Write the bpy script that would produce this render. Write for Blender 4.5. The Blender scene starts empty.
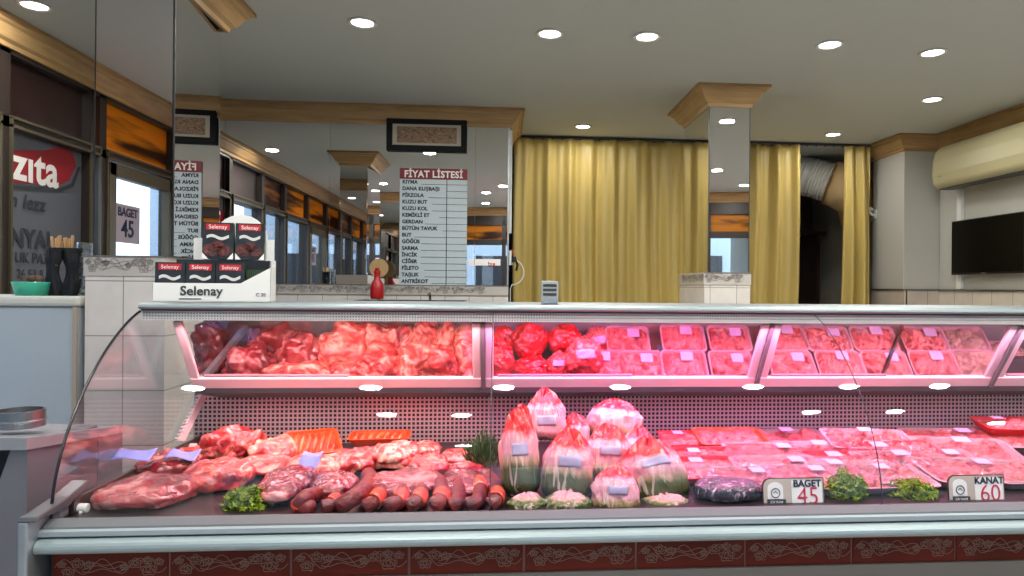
import bpy, bmesh, math, random
from mathutils import Vector, Matrix, noise
PI=math.pi
sc=bpy.context.scene; C=sc.collection
# ------------------------------------------------------------------ camera model
F=683.;CX=555.;CY=288.;PSI=.08;RO=.009;H=1.34
fw=Vector((math.sin(PSI),math.cos(PSI),0)); rt=Vector((math.cos(PSI),-math.sin(PSI),0)); up=Vector((0,0,1))
ri=rt*math.cos(RO)+up*math.sin(RO); ui=up*math.cos(RO)-rt*math.sin(RO)
def at(x,y,Y):
    d=fw+ri*((x-CX)/F)+ui*((CY-y)/F); t=Y/d.y
    return Vector((d.x*t,Y,H+d.z*t))
cam=bpy.data.objects.new('camera',bpy.data.cameras.new('camera')); C.objects.link(cam)
m=Matrix((ri,ui,-fw)).transposed().to_4x4(); m.translation=Vector((0,0,H)); cam.matrix_world=m
cam.data.sensor_width=36; cam.data.lens=F/1024*36; cam.data.shift_x=(512-CX)/1024; cam.data.clip_start=.05
sc.camera=cam
vs=sc.view_settings; sc.display_settings.display_device='sRGB'
vs.view_transform='Standard'; vs.look='None'; vs.exposure=.06; vs.gamma=1; vs.use_curve_mapping=False
cy=sc.cycles
cy.use_denoising=True; cy.max_bounces=10; cy.diffuse_bounces=4; cy.glossy_bounces=6; cy.transparent_max_bounces=16
cy.caustics_reflective=False; cy.caustics_refractive=False; cy.sample_clamp_indirect=6; cy.blur_glossy=.3
# ------------------------------------------------------------------ materials
def L(c): return tuple((v/12.92 if v<=.04045 else ((v+.055)/1.055)**2.4) for v in [q/255 for q in c])+(1,)
def nm(name):
    m=bpy.data.materials.new(name); m.use_nodes=True; nt=m.node_tree
    return m,nt,nt.nodes['Principled BSDF']
def mat(name,c,rough=.5,metal=0,coat=0,bump=0,bscale=20,var=0,vscale=6,emit=0,spec=None,aniso=None):
    m,nt,b=nm(name); n=nt.nodes; l=nt.links
    col=L(c); b.inputs['Base Color'].default_value=col; b.inputs['Roughness'].default_value=rough; b.inputs['Metallic'].default_value=metal
    b.inputs['Coat Weight'].default_value=coat; b.inputs['Coat Roughness'].default_value=.08
    if spec is not None: b.inputs['Specular IOR Level'].default_value=spec
    if emit: b.inputs['Emission Color'].default_value=col; b.inputs['Emission Strength'].default_value=emit
    tc=n.new('ShaderNodeTexCoord'); src=tc.outputs['Object']
    if aniso:
        mp=n.new('ShaderNodeMapping'); mp.inputs['Scale'].default_value=aniso; l.new(src,mp.inputs[0]); src=mp.outputs[0]
    if bump:
        t=n.new('ShaderNodeTexNoise'); t.inputs['Scale'].default_value=bscale; t.inputs['Detail'].default_value=4; l.new(src,t.inputs['Vector'])
        bp=n.new('ShaderNodeBump'); bp.inputs['Strength'].default_value=bump; bp.inputs['Distance'].default_value=.01; l.new(t.outputs[0],bp.inputs['Height']); l.new(bp.outputs[0],b.inputs['Normal'])
    if var:
        t=n.new('ShaderNodeTexNoise'); t.inputs['Scale'].default_value=vscale; t.inputs['Detail'].default_value=5; l.new(src,t.inputs['Vector'])
        r=n.new('ShaderNodeValToRGB'); r.color_ramp.elements[0].position=.3; r.color_ramp.elements[1].position=.7
        r.color_ramp.elements[0].color=tuple(v*(1-var) for v in col[:3])+(1,); r.color_ramp.elements[1].color=tuple(min(1,v*(1+var)) for v in col[:3])+(1,)
        l.new(t.outputs[0],r.inputs[0]); l.new(r.outputs[0],b.inputs['Base Color'])
    return m
def ramp_mat(name,stops,scale=12,rough=.3,coat=.6,dist=1.5,bump=.4,bscale=40,stretch=(1,1,1),detail=6,sheen=0):
    m,nt,b=nm(name); n=nt.nodes; l=nt.links
    tc=n.new('ShaderNodeTexCoord'); mp=n.new('ShaderNodeMapping'); mp.inputs['Scale'].default_value=stretch; l.new(tc.outputs['Object'],mp.inputs[0])
    oi=n.new('ShaderNodeObjectInfo'); mu=n.new('ShaderNodeMath'); mu.operation='MULTIPLY'; mu.inputs[1].default_value=30; l.new(oi.outputs['Random'],mu.inputs[0]); l.new(mu.outputs[0],mp.inputs['Location'])
    t=n.new('ShaderNodeTexNoise'); t.inputs['Scale'].default_value=scale; t.inputs['Detail'].default_value=detail; t.inputs['Distortion'].default_value=dist; l.new(mp.outputs[0],t.inputs['Vector'])
    r=n.new('ShaderNodeValToRGB'); el=r.color_ramp.elements
    while len(el)<len(stops): el.new(.5)
    for e,(p,c) in zip(el,stops): e.position=p; e.color=L(c)
    l.new(t.outputs[0],r.inputs[0]); l.new(r.outputs[0],b.inputs['Base Color'])
    t2=n.new('ShaderNodeTexNoise'); t2.inputs['Scale'].default_value=bscale; t2.inputs['Detail'].default_value=5; t2.inputs['Distortion'].default_value=1; l.new(mp.outputs[0],t2.inputs['Vector'])
    bp=n.new('ShaderNodeBump'); bp.inputs['Strength'].default_value=bump; bp.inputs['Distance'].default_value=.012; l.new(t2.outputs[0],bp.inputs['Height']); l.new(bp.outputs[0],b.inputs['Normal'])
    b.inputs['Roughness'].default_value=rough; b.inputs['Coat Weight'].default_value=coat; b.inputs['Coat Roughness'].default_value=.07
    l.new(bp.outputs[0],b.inputs['Coat Normal'])
    return m
def math_node(nt,op,a,b=None):
    k=nt.nodes.new('ShaderNodeMath'); k.operation=op
    for i,v in enumerate((a,b)):
        if v is None: continue
        if isinstance(v,(int,float)): k.inputs[i].default_value=v
        else: nt.links.new(v,k.inputs[i])
    return k.outputs[0]
def grid_mat(name,c1,c2,ax,w,h,gw,ou=0,ov=0,rough=.25,metal=0,holes=False,var=.05):
    """tiles (c1) with joints (c2) of width gw; or a panel (c1) with square holes (c2) of side gw"""
    m,nt,b=nm(name); n=nt.nodes; l=nt.links
    tc=n.new('ShaderNodeTexCoord'); sp=n.new('ShaderNodeSeparateXYZ'); l.new(tc.outputs['Object'],sp.inputs[0])
    us={'x':0,'y':1}[ax[0]]; vi={'z':2,'y':1}[ax[1]]
    def cell(o,s,off): return math_node(nt,'ABSOLUTE',math_node(nt,'SUBTRACT',math_node(nt,'FRACT',math_node(nt,'ADD',math_node(nt,'DIVIDE',o,s),off)),.5))
    cu=cell(sp.outputs[us],w,ou+50); cv=cell(sp.outputs[vi],h,ov+50)
    if holes:
        f=math_node(nt,'MULTIPLY',math_node(nt,'LESS_THAN',cu,gw/w/2),math_node(nt,'LESS_THAN',cv,gw/h/2))
    else:
        f=math_node(nt,'MAXIMUM',math_node(nt,'GREATER_THAN',cu,.5-gw/w/2),math_node(nt,'GREATER_THAN',cv,.5-gw/h/2))
    t=n.new('ShaderNodeTexNoise'); t.inputs['Scale'].default_value=9; t.inputs['Detail'].default_value=6; l.new(tc.outputs['Object'],t.inputs['Vector'])
    r=n.new('ShaderNodeValToRGB'); a=L(c1); r.color_ramp.elements[0].position=.35; r.color_ramp.elements[1].position=.65
    r.color_ramp.elements[0].color=tuple(v*(1-var) for v in a[:3])+(1,); r.color_ramp.elements[1].color=tuple(min(1,v*(1+var)) for v in a[:3])+(1,); l.new(t.outputs[0],r.inputs[0])
    mx=n.new('ShaderNodeMix'); mx.data_type='RGBA'; l.new(f,mx.inputs['Factor']); l.new(r.outputs[0],mx.inputs['A']); mx.inputs['B'].default_value=L(c2); l.new(mx.outputs['Result'],b.inputs['Base Color'])
    b.inputs['Roughness'].default_value=rough; b.inputs['Metallic'].default_value=metal
    bp=n.new('ShaderNodeBump'); bp.inputs['Strength'].default_value=.4; bp.inputs['Distance'].default_value=.002; bp.invert=True; l.new(f,bp.inputs['Height']); l.new(bp.outputs[0],b.inputs['Normal'])
    return m
def glass_mat(name,tint=(1,1,1),k=1.0,rough=0,bump=0):
    m=bpy.data.materials.new(name); m.use_nodes=True; nt=m.node_tree; n=nt.nodes; l=nt.links
    n.remove(n['Principled BSDF']); out=n['Material Output']
    tr=n.new('ShaderNodeBsdfTransparent'); tr.inputs[0].default_value=tuple(tint)+(1,)
    gl=n.new('ShaderNodeBsdfGlossy'); gl.inputs['Roughness'].default_value=rough; gl.inputs[0].default_value=(1,1,1,1)
    fr=n.new('ShaderNodeFresnel'); ge=n.new('ShaderNodeNewGeometry')
    l.new(math_node(nt,'ADD',math_node(nt,'MULTIPLY',ge.outputs['Backfacing'],1/1.5-1.5),1.5),fr.inputs[0])
    mx=n.new('ShaderNodeMixShader'); l.new(math_node(nt,'MULTIPLY',fr.outputs[0],k),mx.inputs[0]); l.new(tr.outputs[0],mx.inputs[1]); l.new(gl.outputs[0],mx.inputs[2]); l.new(mx.outputs[0],out.inputs[0])
    if bump:
        tc=n.new('ShaderNodeTexCoord'); t=n.new('ShaderNodeTexNoise'); t.inputs['Scale'].default_value=22; t.inputs['Detail'].default_value=3; t.inputs['Distortion'].default_value=2; l.new(tc.outputs['Object'],t.inputs['Vector'])
        bp=n.new('ShaderNodeBump'); bp.inputs['Strength'].default_value=bump; bp.inputs['Distance'].default_value=.02; l.new(t.outputs[0],bp.inputs['Height']); l.new(bp.outputs[0],gl.inputs['Normal']); l.new(bp.outputs[0],fr.inputs['Normal'])
    return m
def mirror_mat(name,c=.72):
    m=bpy.data.materials.new(name); m.use_nodes=True; nt=m.node_tree; n=nt.nodes; n.remove(n['Principled BSDF'])
    g=n.new('ShaderNodeBsdfGlossy'); g.inputs[0].default_value=(c,c*.99,c*.98,1); g.inputs['Roughness'].default_value=0; nt.links.new(g.outputs[0],n['Material Output'].inputs[0]); return m
def translucent_mat(name,c,k=.6,stripe=None):
    m,nt,b=nm(name); n=nt.nodes; l=nt.links
    t=n.new('ShaderNodeBsdfTranslucent'); mx=n.new('ShaderNodeMixShader'); mx.inputs[0].default_value=k
    t.inputs[0].default_value=L(c); b.inputs['Base Color'].default_value=L(c); b.inputs['Roughness'].default_value=.4
    if stripe:
        tc=n.new('ShaderNodeTexCoord'); mp=n.new('ShaderNodeMapping'); mp.inputs['Rotation'].default_value=(.55,0,0); mp.inputs['Scale'].default_value=(1,.6,5.5); l.new(tc.outputs['Object'],mp.inputs[0])
        ns=n.new('ShaderNodeTexNoise'); ns.inputs['Scale'].default_value=1.3; ns.inputs['Detail'].default_value=4; l.new(mp.outputs[0],ns.inputs['Vector'])
        r=n.new('ShaderNodeValToRGB'); r.color_ramp.elements[0].position=.42; r.color_ramp.elements[1].position=.56; r.color_ramp.elements[0].color=L(stripe); r.color_ramp.elements[1].color=L(c)
        l.new(ns.outputs[0],r.inputs[0]); l.new(r.outputs[0],t.inputs[0]); l.new(r.outputs[0],b.inputs['Base Color'])
    l.new(b.outputs[0],mx.inputs[1]); l.new(t.outputs[0],mx.inputs[2]); l.new(mx.outputs[0],n['Material Output'].inputs[0]); return m
M={}
M['ceiling']=mat('ceiling_paint',(196,200,197),.9,bump=.05,bscale=60)
M['wall']=mat('wall_paint',(184,182,174),.85,bump=.05,bscale=60)
M['wood']=mat('moulding_wood',(172,138,92),.45,var=.18,vscale=5,aniso=(1,1,14))
M['picblack']=mat('picture_black',(10,12,16),.6,spec=.2)
M['frame_dark']=mat('dark_frame',(42,34,30),.4)
M['frame_olive']=mat('shopfront_frame',(92,84,66),.4,.3)
M['steel']=mat('steel',(150,152,154),.32,1)
M['steel2']=mat('satin_aluminium',(168,176,182),.38,.85)
M['alu']=mat('bumper_aluminium',(146,160,164),.42,.35)
M['grey']=mat('grey_plastic',(120,124,128),.45)
M['greydk']=mat('dark_grey',(52,52,55),.4)
M['black']=mat('black_plastic',(14,14,16),.3)
M['screen']=mat('screen_black',(4,4,6),.3,spec=.2)
M['white']=mat('white_plastic',(225,225,222),.45)
M['framewhite']=mat('white_lacquer',(232,225,226),.35)
M['paper']=mat('white_card',(222,222,220),.6)
M['cream']=mat('air_conditioner_cream',(178,170,134),.4)
M['mirror']=mirror_mat('mirror_silver',.88)
M['glass']=glass_mat('clear_glass')
M['paneglass']=glass_mat('window_glass',(.8,.86,.9),1.2)
M['caseglass']=glass_mat('case_glass',(.97,.97,.98),1.0)
M['film']=glass_mat('cling_film',(.97,.95,.96),.75,.07,bump=1.0)
M['tile_x']=grid_mat('beige_tile_x',(214,208,202),(150,145,140),'xz',.165,.2,.004,.3,.243)
M['tile_y']=grid_mat('beige_tile_y',(214,208,202),(150,145,140),'yz',.165,.2,.004,.2,.243)
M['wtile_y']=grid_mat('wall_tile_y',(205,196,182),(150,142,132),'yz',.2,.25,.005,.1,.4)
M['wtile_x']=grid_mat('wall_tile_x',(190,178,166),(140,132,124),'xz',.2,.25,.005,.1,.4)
M['floor']=grid_mat('floor_tile',(206,200,190),(120,112,104),'xy',.4,.4,.006,rough=.3)
M['backtile']=grid_mat('storeroom_tile',(118,98,86),(84,70,62),'xz',.25,.25,.006)
M['perf']=grid_mat('perforated_panel',(222,205,206),(22,14,16),'xz',.0148,.0148,.0088,rough=.4,holes=True,var=.02)
M['perfend']=grid_mat('perforated_end',(170,165,166),(60,52,54),'yz',.0148,.0148,.006,rough=.4,holes=True,var=.02)
M['border']=mat('border_tile_glaze',(188,182,176),.3)
M['relief']=mat('border_relief',(120,114,110),.4)
M['redtile']=mat('dark_red_tile',(82,25,15),.5,var=.2,vscale=8,spec=.15)
M['redrelief']=mat('rose_relief',(118,92,82),.5,spec=.2)
M['grout']=mat('grout',(120,84,78),.8)
M['curtain']=mat('gold_satin',(196,172,100),.42,bump=.25,bscale=9,aniso=(3,3,.7),var=.08,vscale=3)
M['deck']=mat('deck_steel',(58,52,54),.35,.5)
M['brown']=mat('dark_brown_panel',(58,34,32),.4)
M['amber']=translucent_mat('amber_panel',(224,146,22),.5,(70,30,6))
M['darkpanel']=mat('dark_transom',(38,20,18),.35,var=.3,vscale=3)
M['filmgrey']=translucent_mat('frosted_film',(116,118,126),.35)
M['signred']=mat('sign_red',(150,26,36),.5)
M['headred']=mat('header_red',(122,14,24),.5)
M['numred']=mat('number_pink_red',(196,40,76),.5)
M['signwhite']=mat('price_board_white',(186,200,206),.35)
M['navy']=mat('navy_ink',(16,24,52),.5)
M['inkgrey']=mat('grey_ink',(52,56,60),.5)
M['txtwhite']=mat('white_ink',(235,232,230),.5)
M['red']=mat('red_plastic',(170,20,26),.35)
M['tan']=mat('tan_disc',(170,140,96),.6,var=.15,vscale=20)
M['mint']=mat('mint_plastic',(70,190,160),.35)
M['cloth_black']=mat('black_cloth',(10,14,22),.7,bump=.6,bscale=25)
M['wooden']=mat('light_wood',(190,150,105),.6,var=.2,vscale=12)
M['orange']=mat('orange_foam',(222,78,30),.45)
M['redfoam']=mat('red_foam',(200,24,38),.5)
M['whitefoam']=mat('white_foam',(188,150,160),.5)
M['sticker']=mat('pale_sticker',(176,160,196),.5)
M['lilac']=mat('lilac_label_reflection',(128,136,206),.5,bump=.5,bscale=20)
M['leaf']=mat('parsley_green',(122,142,22),.5,var=.5,vscale=60)
M['leafdk']=mat('dark_herb_green',(52,84,40),.5,var=.4,vscale=60)
M['stem']=mat('stem_green',(120,160,80),.5)
M['palm']=mat('palm_green',(60,96,48),.5,var=.3,vscale=14)
meat_red=[(.28,(96,12,18)),(.42,(160,26,32)),(.52,(198,52,50)),(.585,(226,140,124)),(.64,(186,50,48))]
M['meat']=ramp_mat('raw_meat',meat_red,9,.28,.8,2.2,.75,30)
M['meatdk']=ramp_mat('dark_raw_meat',[(.3,(70,14,24)),(.46,(120,26,36)),(.57,(150,48,54)),(.66,(206,140,134)),(.76,(120,34,40))],6,.25,.9,1.8,.55,26)
M['fat']=ramp_mat('fatty_meat',[(.3,(140,26,30)),(.43,(192,62,56)),(.5,(222,128,112)),(.58,(232,176,156)),(.66,(196,70,62))],9,.3,.7,2.5,.75,30)
M['mince']=ramp_mat('pink_poultry',[(.32,(120,22,34)),(.44,(188,62,66)),(.53,(226,122,114)),(.6,(196,74,76)),(.7,(150,38,46))],34,.32,.6,1.2,.7,60)
M['cutlet']=ramp_mat('sliced_meat',[(.32,(116,22,30)),(.46,(176,52,56)),(.54,(222,136,124)),(.62,(168,46,50))],22,.32,.6,1.6,.7,50)
M['brownmeat']=ramp_mat('brown_meat',[(.3,(110,84,72)),(.5,(160,126,108)),(.7,(200,172,152))],20,.32,.6,1.6,.7,50)
M['carrot']=ramp_mat('orange_links',[(.3,(170,44,14)),(.55,(222,78,30)),(.72,(238,116,60))],18,.35,.5,1,.4,50)
M['sausage']=ramp_mat('sausage_skin',[(.3,(66,12,12)),(.5,(104,24,22)),(.68,(148,48,42))],14,.34,.12,1,.45,60)
M['band']=ramp_mat('sausage_band',[(.4,(214,46,26)),(.6,(238,92,50)),(.72,(240,190,170))],30,.4,.3,.5,.1,60)
M['redbag']=ramp_mat('red_bag_film',[(.35,(150,4,14)),(.5,(206,10,26)),(.64,(232,40,48)),(.74,(236,110,110))],13,.25,.9,2,1.0,20)
M['darkveg']=ramp_mat('dark_vegetable',[(.35,(14,8,18)),(.52,(34,22,36)),(.6,(78,54,70)),(.68,(190,160,172))],34,.25,.9,2,1.0,40,stretch=(1,1,.4))
def bag_material(name,z_green,z_red,green=(78,80,36),mid=(236,158,176)):
    m,nt,b=nm(name); n=nt.nodes; l=nt.links
    tc=n.new('ShaderNodeTexCoord'); sp=n.new('ShaderNodeSeparateXYZ'); l.new(tc.outputs['Generated'],sp.inputs[0])
    t=n.new('ShaderNodeTexNoise'); t.inputs['Scale'].default_value=5; t.inputs['Detail'].default_value=5; l.new(tc.outputs['Generated'],t.inputs['Vector'])
    v=math_node(nt,'ADD',sp.outputs[2],math_node(nt,'MULTIPLY',math_node(nt,'SUBTRACT',t.outputs[0],.5),.22))
    r=n.new('ShaderNodeValToRGB'); el=r.color_ramp.elements
    st=[(0,(40,46,22)),(max(.02,z_green-.06),green),(z_green+.03,(196,150,130)),(z_green+.1,mid),(z_red-.05,mid),(z_red+.02,(236,22,34)),(1,(222,10,22))]
    while len(el)<len(st): el.new(.5)
    for e,(p,c) in zip(el,st): e.position=p; e.color=L(c)
    l.new(v,r.inputs[0])
    mp=n.new('ShaderNodeMapping'); mp.inputs['Scale'].default_value=(3,3,.9); l.new(tc.outputs['Generated'],mp.inputs[0])
    t2=n.new('ShaderNodeTexNoise'); t2.inputs['Scale'].default_value=2.6; t2.inputs['Detail'].default_value=2.5; t2.inputs['Distortion'].default_value=.9; l.new(mp.outputs[0],t2.inputs['Vector'])
    r2=n.new('ShaderNodeValToRGB'); r2.color_ramp.elements[0].position=.57; r2.color_ramp.elements[1].position=.63; r2.color_ramp.elements[0].color=(0,0,0,1); r2.color_ramp.elements[1].color=(.4,.4,.4,1); l.new(t2.outputs[0],r2.inputs[0])  # pale streaks paint crease highlights into the bag colour
    mx=n.new('ShaderNodeMix'); mx.data_type='RGBA'; l.new(r2.outputs[0],mx.inputs['Factor']); l.new(r.outputs[0],mx.inputs['A']); mx.inputs['B'].default_value=L((248,214,208)); l.new(mx.outputs['Result'],b.inputs['Base Color'])
    bp=n.new('ShaderNodeBump'); bp.inputs['Strength'].default_value=.9; bp.inputs['Distance'].default_value=.012; l.new(t2.outputs[0],bp.inputs['Height']); l.new(bp.outputs[0],b.inputs['Normal']); l.new(bp.outputs[0],b.inputs['Coat Normal'])
    b.inputs['Roughness'].default_value=.34; b.inputs['Coat Weight'].default_value=.55; b.inputs['Coat Roughness'].default_value=.1
    return m
M['bag_a']=bag_material('printed_bag_green',.36,.68)
M['bag_b']=bag_material('printed_bag_pink',.02,.66)
M['bag_c']=bag_material('printed_bag_olive',.24,.72,(112,100,44))
M['bag_d']=bag_material('bag_bottom_green',.72,1.2,(86,100,44))
# ------------------------------------------------------------------ mesh helpers
class MB:
    def __init__(s): s.v=[];s.f=[];s.m=[]
    def add(s,vs,fs,mi=0):
        o=len(s.v); s.v+= [tuple(v) for v in vs]; s.f+=[tuple(i+o for i in f) for f in fs]; s.m+=[mi]*len(fs); return s
    def box(s,x0,x1,y0,y1,z0,z1,mi=0):
        return s.add([(x,y,z) for x in (x0,x1) for y in (y0,y1) for z in (z0,z1)],[(0,1,3,2),(4,6,7,5),(0,4,5,1),(2,3,7,6),(0,2,6,4),(1,5,7,3)],mi)
    def prism(s,poly,axis,a,b,mi=0):
        """poly of 2D points, extruded along axis x (poly=y,z), y (poly=x,z) or z (poly=x,y)"""
        def P(p,t): return {'x':(t,p[0],p[1]),'y':(p[0],t,p[1]),'z':(p[0],p[1],t)}[axis]
        n=len(poly); vs=[P(p,a) for p in poly]+[P(p,b) for p in poly]
        return s.add(vs,[tuple(range(n))[::-1],tuple(range(n,2*n))]+[(i,(i+1)%n,n+(i+1)%n,n+i) for i in range(n)],mi)
    def tube(s,pts,rad,n=10,cap=True,mi=0,squash=1):
        pts=[Vector(p) for p in pts]; k=len(pts)
        if not hasattr(rad,'__len__'): rad=[rad]*k
        vs=[];prev=None
        for i,p in enumerate(pts):
            d=(pts[min(i+1,k-1)]-pts[max(i-1,0)]).normalized()
            if prev is None: a=d.orthogonal().normalized()
            else: a=(prev-d*prev.dot(d)).normalized()
            prev=a; b=d.cross(a)
            for j in range(n):
                t=2*PI*j/n; vs.append(p+(a*math.cos(t)+b*math.sin(t)*squash)*rad[i])
        fs=[(i*n+j,i*n+(j+1)%n,(i+1)*n+(j+1)%n,(i+1)*n+j) for i in range(k-1) for j in range(n)]
        if cap: fs+=[tuple(range(n))[::-1],tuple((k-1)*n+j for j in range(n))]
        return s.add(vs,fs,mi)
    def lathe(s,prof,c=(0,0,0),n=24,mi=0,sy=1):
        vs=[(c[0]+r*math.cos(2*PI*j/n),c[1]+r*sy*math.sin(2*PI*j/n),c[2]+z) for r,z in prof for j in range(n)]
        k=len(prof); fs=[(i*n+j,i*n+(j+1)%n,(i+1)*n+(j+1)%n,(i+1)*n+j) for i in range(k-1) for j in range(n)]
        fs+=[tuple(range(n))[::-1],tuple((k-1)*n+j for j in range(n))]
        return s.add(vs,fs,mi)
    def grid(s,fn,nu,nv,mi=0,wrapu=False):
        vs=[fn(i/nu,j/nv) for j in range(nv+1) for i in range(nu+(0 if wrapu else 1))]
        w=nu if wrapu else nu+1
        fs=[(j*w+i,j*w+(i+1)%w,(j+1)*w+(i+1)%w,(j+1)*w+i) for j in range(nv) for i in range(nu)]
        return s.add(vs,fs,mi)
    def ribbon(s,pts,w,mi=0):
        """flat line of width w through 3D points given with their plane normal"""
        return s
    def build(s,name,mats,parent=None,smooth=False,bevel=0,solid=0,world=False,sub=0):
        me=bpy.data.meshes.new(name); off=Vector((0,0,0))
        if world and parent is not None:
            q=parent
            while q is not None: off+=q.location; q=q.parent
        me.from_pydata([Vector(v)-off for v in s.v],[],s.f)
        if not isinstance(mats,(list,tuple)): mats=[mats]
        for k in mats: me.materials.append(k)
        if len(mats)>1: me.polygons.foreach_set('material_index',s.m)
        bm=bmesh.new(); bm.from_mesh(me); bmesh.ops.recalc_face_normals(bm,faces=bm.faces[:]); bm.to_mesh(me); bm.free()
        if smooth: me.polygons.foreach_set('use_smooth',[True]*len(me.polygons))
        o=bpy.data.objects.new(name,me); C.objects.link(o)
        if parent is not None: o.parent=parent
        if bevel:
            b=o.modifiers.new('b','BEVEL'); b.width=bevel; b.segments=2; b.limit_method='ANGLE'
            if smooth is None: pass
        if solid:
            b=o.modifiers.new('s','SOLIDIFY'); b.thickness=solid; b.offset=0
        if sub:
            b=o.modifiers.new('u','SUBSURF'); b.levels=b.render_levels=sub
        return o
def tag(o,label,cat,group=None,kind=None):
    if label: o['label']=label
    if cat: o['category']=cat
    if group: o['group']=group
    if kind: o['kind']=kind
    return o
def thing(name,label,cat,loc=(0,0,0),rot=(0,0,0),group=None):
    o=bpy.data.objects.new(name,None); C.objects.link(o); o.location=loc; o.rotation_euler=rot; o.empty_display_size=.05
    return tag(o,label,cat,group)
def struct(o): o['kind']='structure'; return o
def copy_tree(o,parent=None):
    c=o.copy(); C.objects.link(c); c.parent=parent
    for ch in [q for q in o.children]: copy_tree(ch,c)
    return c
def text(name,body,size,loc,rot,m,parent=None,align='CENTER',off=0,ext=.0006,sx=1,space=1,line=1,world=False,shear=0):
    cu=bpy.data.curves.new(name,'FONT'); cu.body=body; cu.size=size; cu.align_x=align; cu.align_y='CENTER' if '\n' not in body else 'TOP'
    cu.extrude=ext; cu.offset=off; cu.space_character=space; cu.space_line=line; cu.shear=shear; cu.materials.append(m); cu.resolution_u=3
    tmp=bpy.data.objects.new('tmp',cu); C.objects.link(tmp); bpy.context.view_layer.update()
    me=bpy.data.meshes.new_from_object(tmp.evaluated_get(bpy.context.evaluated_depsgraph_get())); bpy.data.objects.remove(tmp); me.name=name
    if not me.materials: me.materials.append(m)
    o=bpy.data.objects.new(name,me); C.objects.link(o)
    l=Vector(loc)
    if parent is not None:
        if world:
            q=parent
            while q is not None: l=l-q.location; q=q.parent
        o.parent=parent
    o.location=l; o.rotation_euler=rot; o.scale=(sx,1,1); return o
FACE=(PI/2,0,0)          # text facing the camera side (-Y)
def fbm(p,o=4):
    return noise.fractal(p,1.0,2.1,o)
# line ornament of roses and leaves, in a unit box 1 x .28
def ornament():
    R=random.Random(5); out=[]
    def rose(cx,cz,r):
        pts=[]
        for i in range(40):
            t=i/39; a=t*4.4*PI; rr=r*(1-.78*t)*(1+.13*math.sin(a*2.5)); pts.append((cx+rr*math.cos(a),cz+rr*.95*math.sin(a)))
        out.append(pts)
        out.append([(cx+r*1.22*math.cos(a)*(1+.16*math.sin(5*a)),cz+r*1.15*math.sin(a)*(1+.16*math.sin(5*a))) for a in [i*2*PI/30 for i in range(31)]])
    for cx,cz,r in [(.12,.10,.045),(.2,.2,.045),(.06,.19,.03),(.3,.18,.035),(.72,.19,.045),(.84,.11,.055),(.93,.2,.035),(.62,.15,.03),(.83,.22,.035)]: rose(cx,cz,r)
    for z0 in (.11,.15,.19): out.append([(.24+.4*i/20,z0+.02*math.sin(i*.5+z0*30)) for i in range(21)])
    out.append([(i/30,.16+.09*math.sin(i*.62)) for i in range(31)])
    return out
ORN=ornament()
def ribbons(mb,x0,z0,scale,place,w,mi=1,lines=ORN,stepmin=0):
    """place(u,v,lift) maps ornament coordinates into 3D"""
    for pl in lines:
        P=[Vector((x0+p[0]*scale,z0+p[1]*scale)) for p in pl]
        vs=[];fs=[]
        for i,p in enumerate(P):
            d=(P[min(i+1,len(P)-1)]-P[max(i-1,0)]); d=d.normalized() if d.length>0 else Vector((1,0)); nn=Vector((-d.y,d.x))*w/2
            vs.append(place(p.x+nn.x,p.y+nn.y)); vs.append(place(p.x-nn.x,p.y-nn.y))
        for i in range(len(P)-1): fs.append((2*i,2*i+1,2*i+3,2*i+2))
        mb.add(vs,fs,mi)
# ------------------------------------------------------------------ room dimensions
ZC=2.57; YB=4.77; XL=-2.33; XR=3.48
def yfront(x): return -1.1+.2357*(x+.17)
struct(MB().box(-2.6,3.7,-2.0,7.6,-.1,0).build('floor',M['floor']))
struct(MB().box(-2.6,3.7,-2.0,7.6,ZC,ZC+.12).build('ceiling',M['ceiling']))
# back wall carrying the mirrors, with tiles below
wb=struct(MB().box(-2.55,.05,YB,5.75,0,ZC).build('wall_back',M['wall']))
struct(MB().box(-2.5,.056,YB-.012,YB,0,1.28).build('wall_back_tiles',M['tile_x']))
def border_x(name,x0,x1,y,z0,z1,tl=.27):
    mb=MB().box(x0,x1,y,y+.012,z0,z1,0); k=int((x1-x0)/tl)+1; sc_=(z1-z0)/.3
    n=int((x1-x0)/sc_)+1
    for i in range(n):
        if x0+(i+1)*sc_<=x1+.001: ribbons(mb,x0+i*sc_,z0+.01*sc_,sc_,lambda u,v:(u,y-.0015,v),.002,1)
    mb.box(x0,x1,y-.002,y,z1-.006,z1,1); mb.box(x0,x1,y-.002,y,z0,z0+.005,1)
    return struct(mb.build(name,[M['border'],M['relief']]))
border_x('trim_1',-2.5,.056,YB-.016,1.28,1.352)
mw=thing('wall_mirror','wide frameless wall mirror with thin joints above the grey border tiles behind the counter','mirror',(0,YB,1.9))
seams=[-2.32,-1.5,-.98,-.53,-.2,.045]
xs=[-2.32,-1.856,-1.164,-.51,-.18,.046]
for i in range(5):
    MB().box(xs[i]+.001,xs[i+1]-.001,YB-.006,YB-.0005,1.354,2.46).build('mirror_panel',M['mirror'],mw,world=True)
MB().box(.046,.052,YB-.008,YB,1.354,2.46).build('edge_strip',M['steel2'],mw,world=True)
struct(MB().box(.05,.056,YB-.01,5.75,0,2.46).build('trim_2',M['steel2']))
# storeroom behind the curtain
struct(MB().box(-2.55,3.7,7.4,7.5,0,ZC).build('wall_storeroom',[M['backtile']]))
struct(MB().box(-2.55,-2.45,5.75,7.4,0,ZC).build('wall_storeroom_side',M['backtile']))
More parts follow.
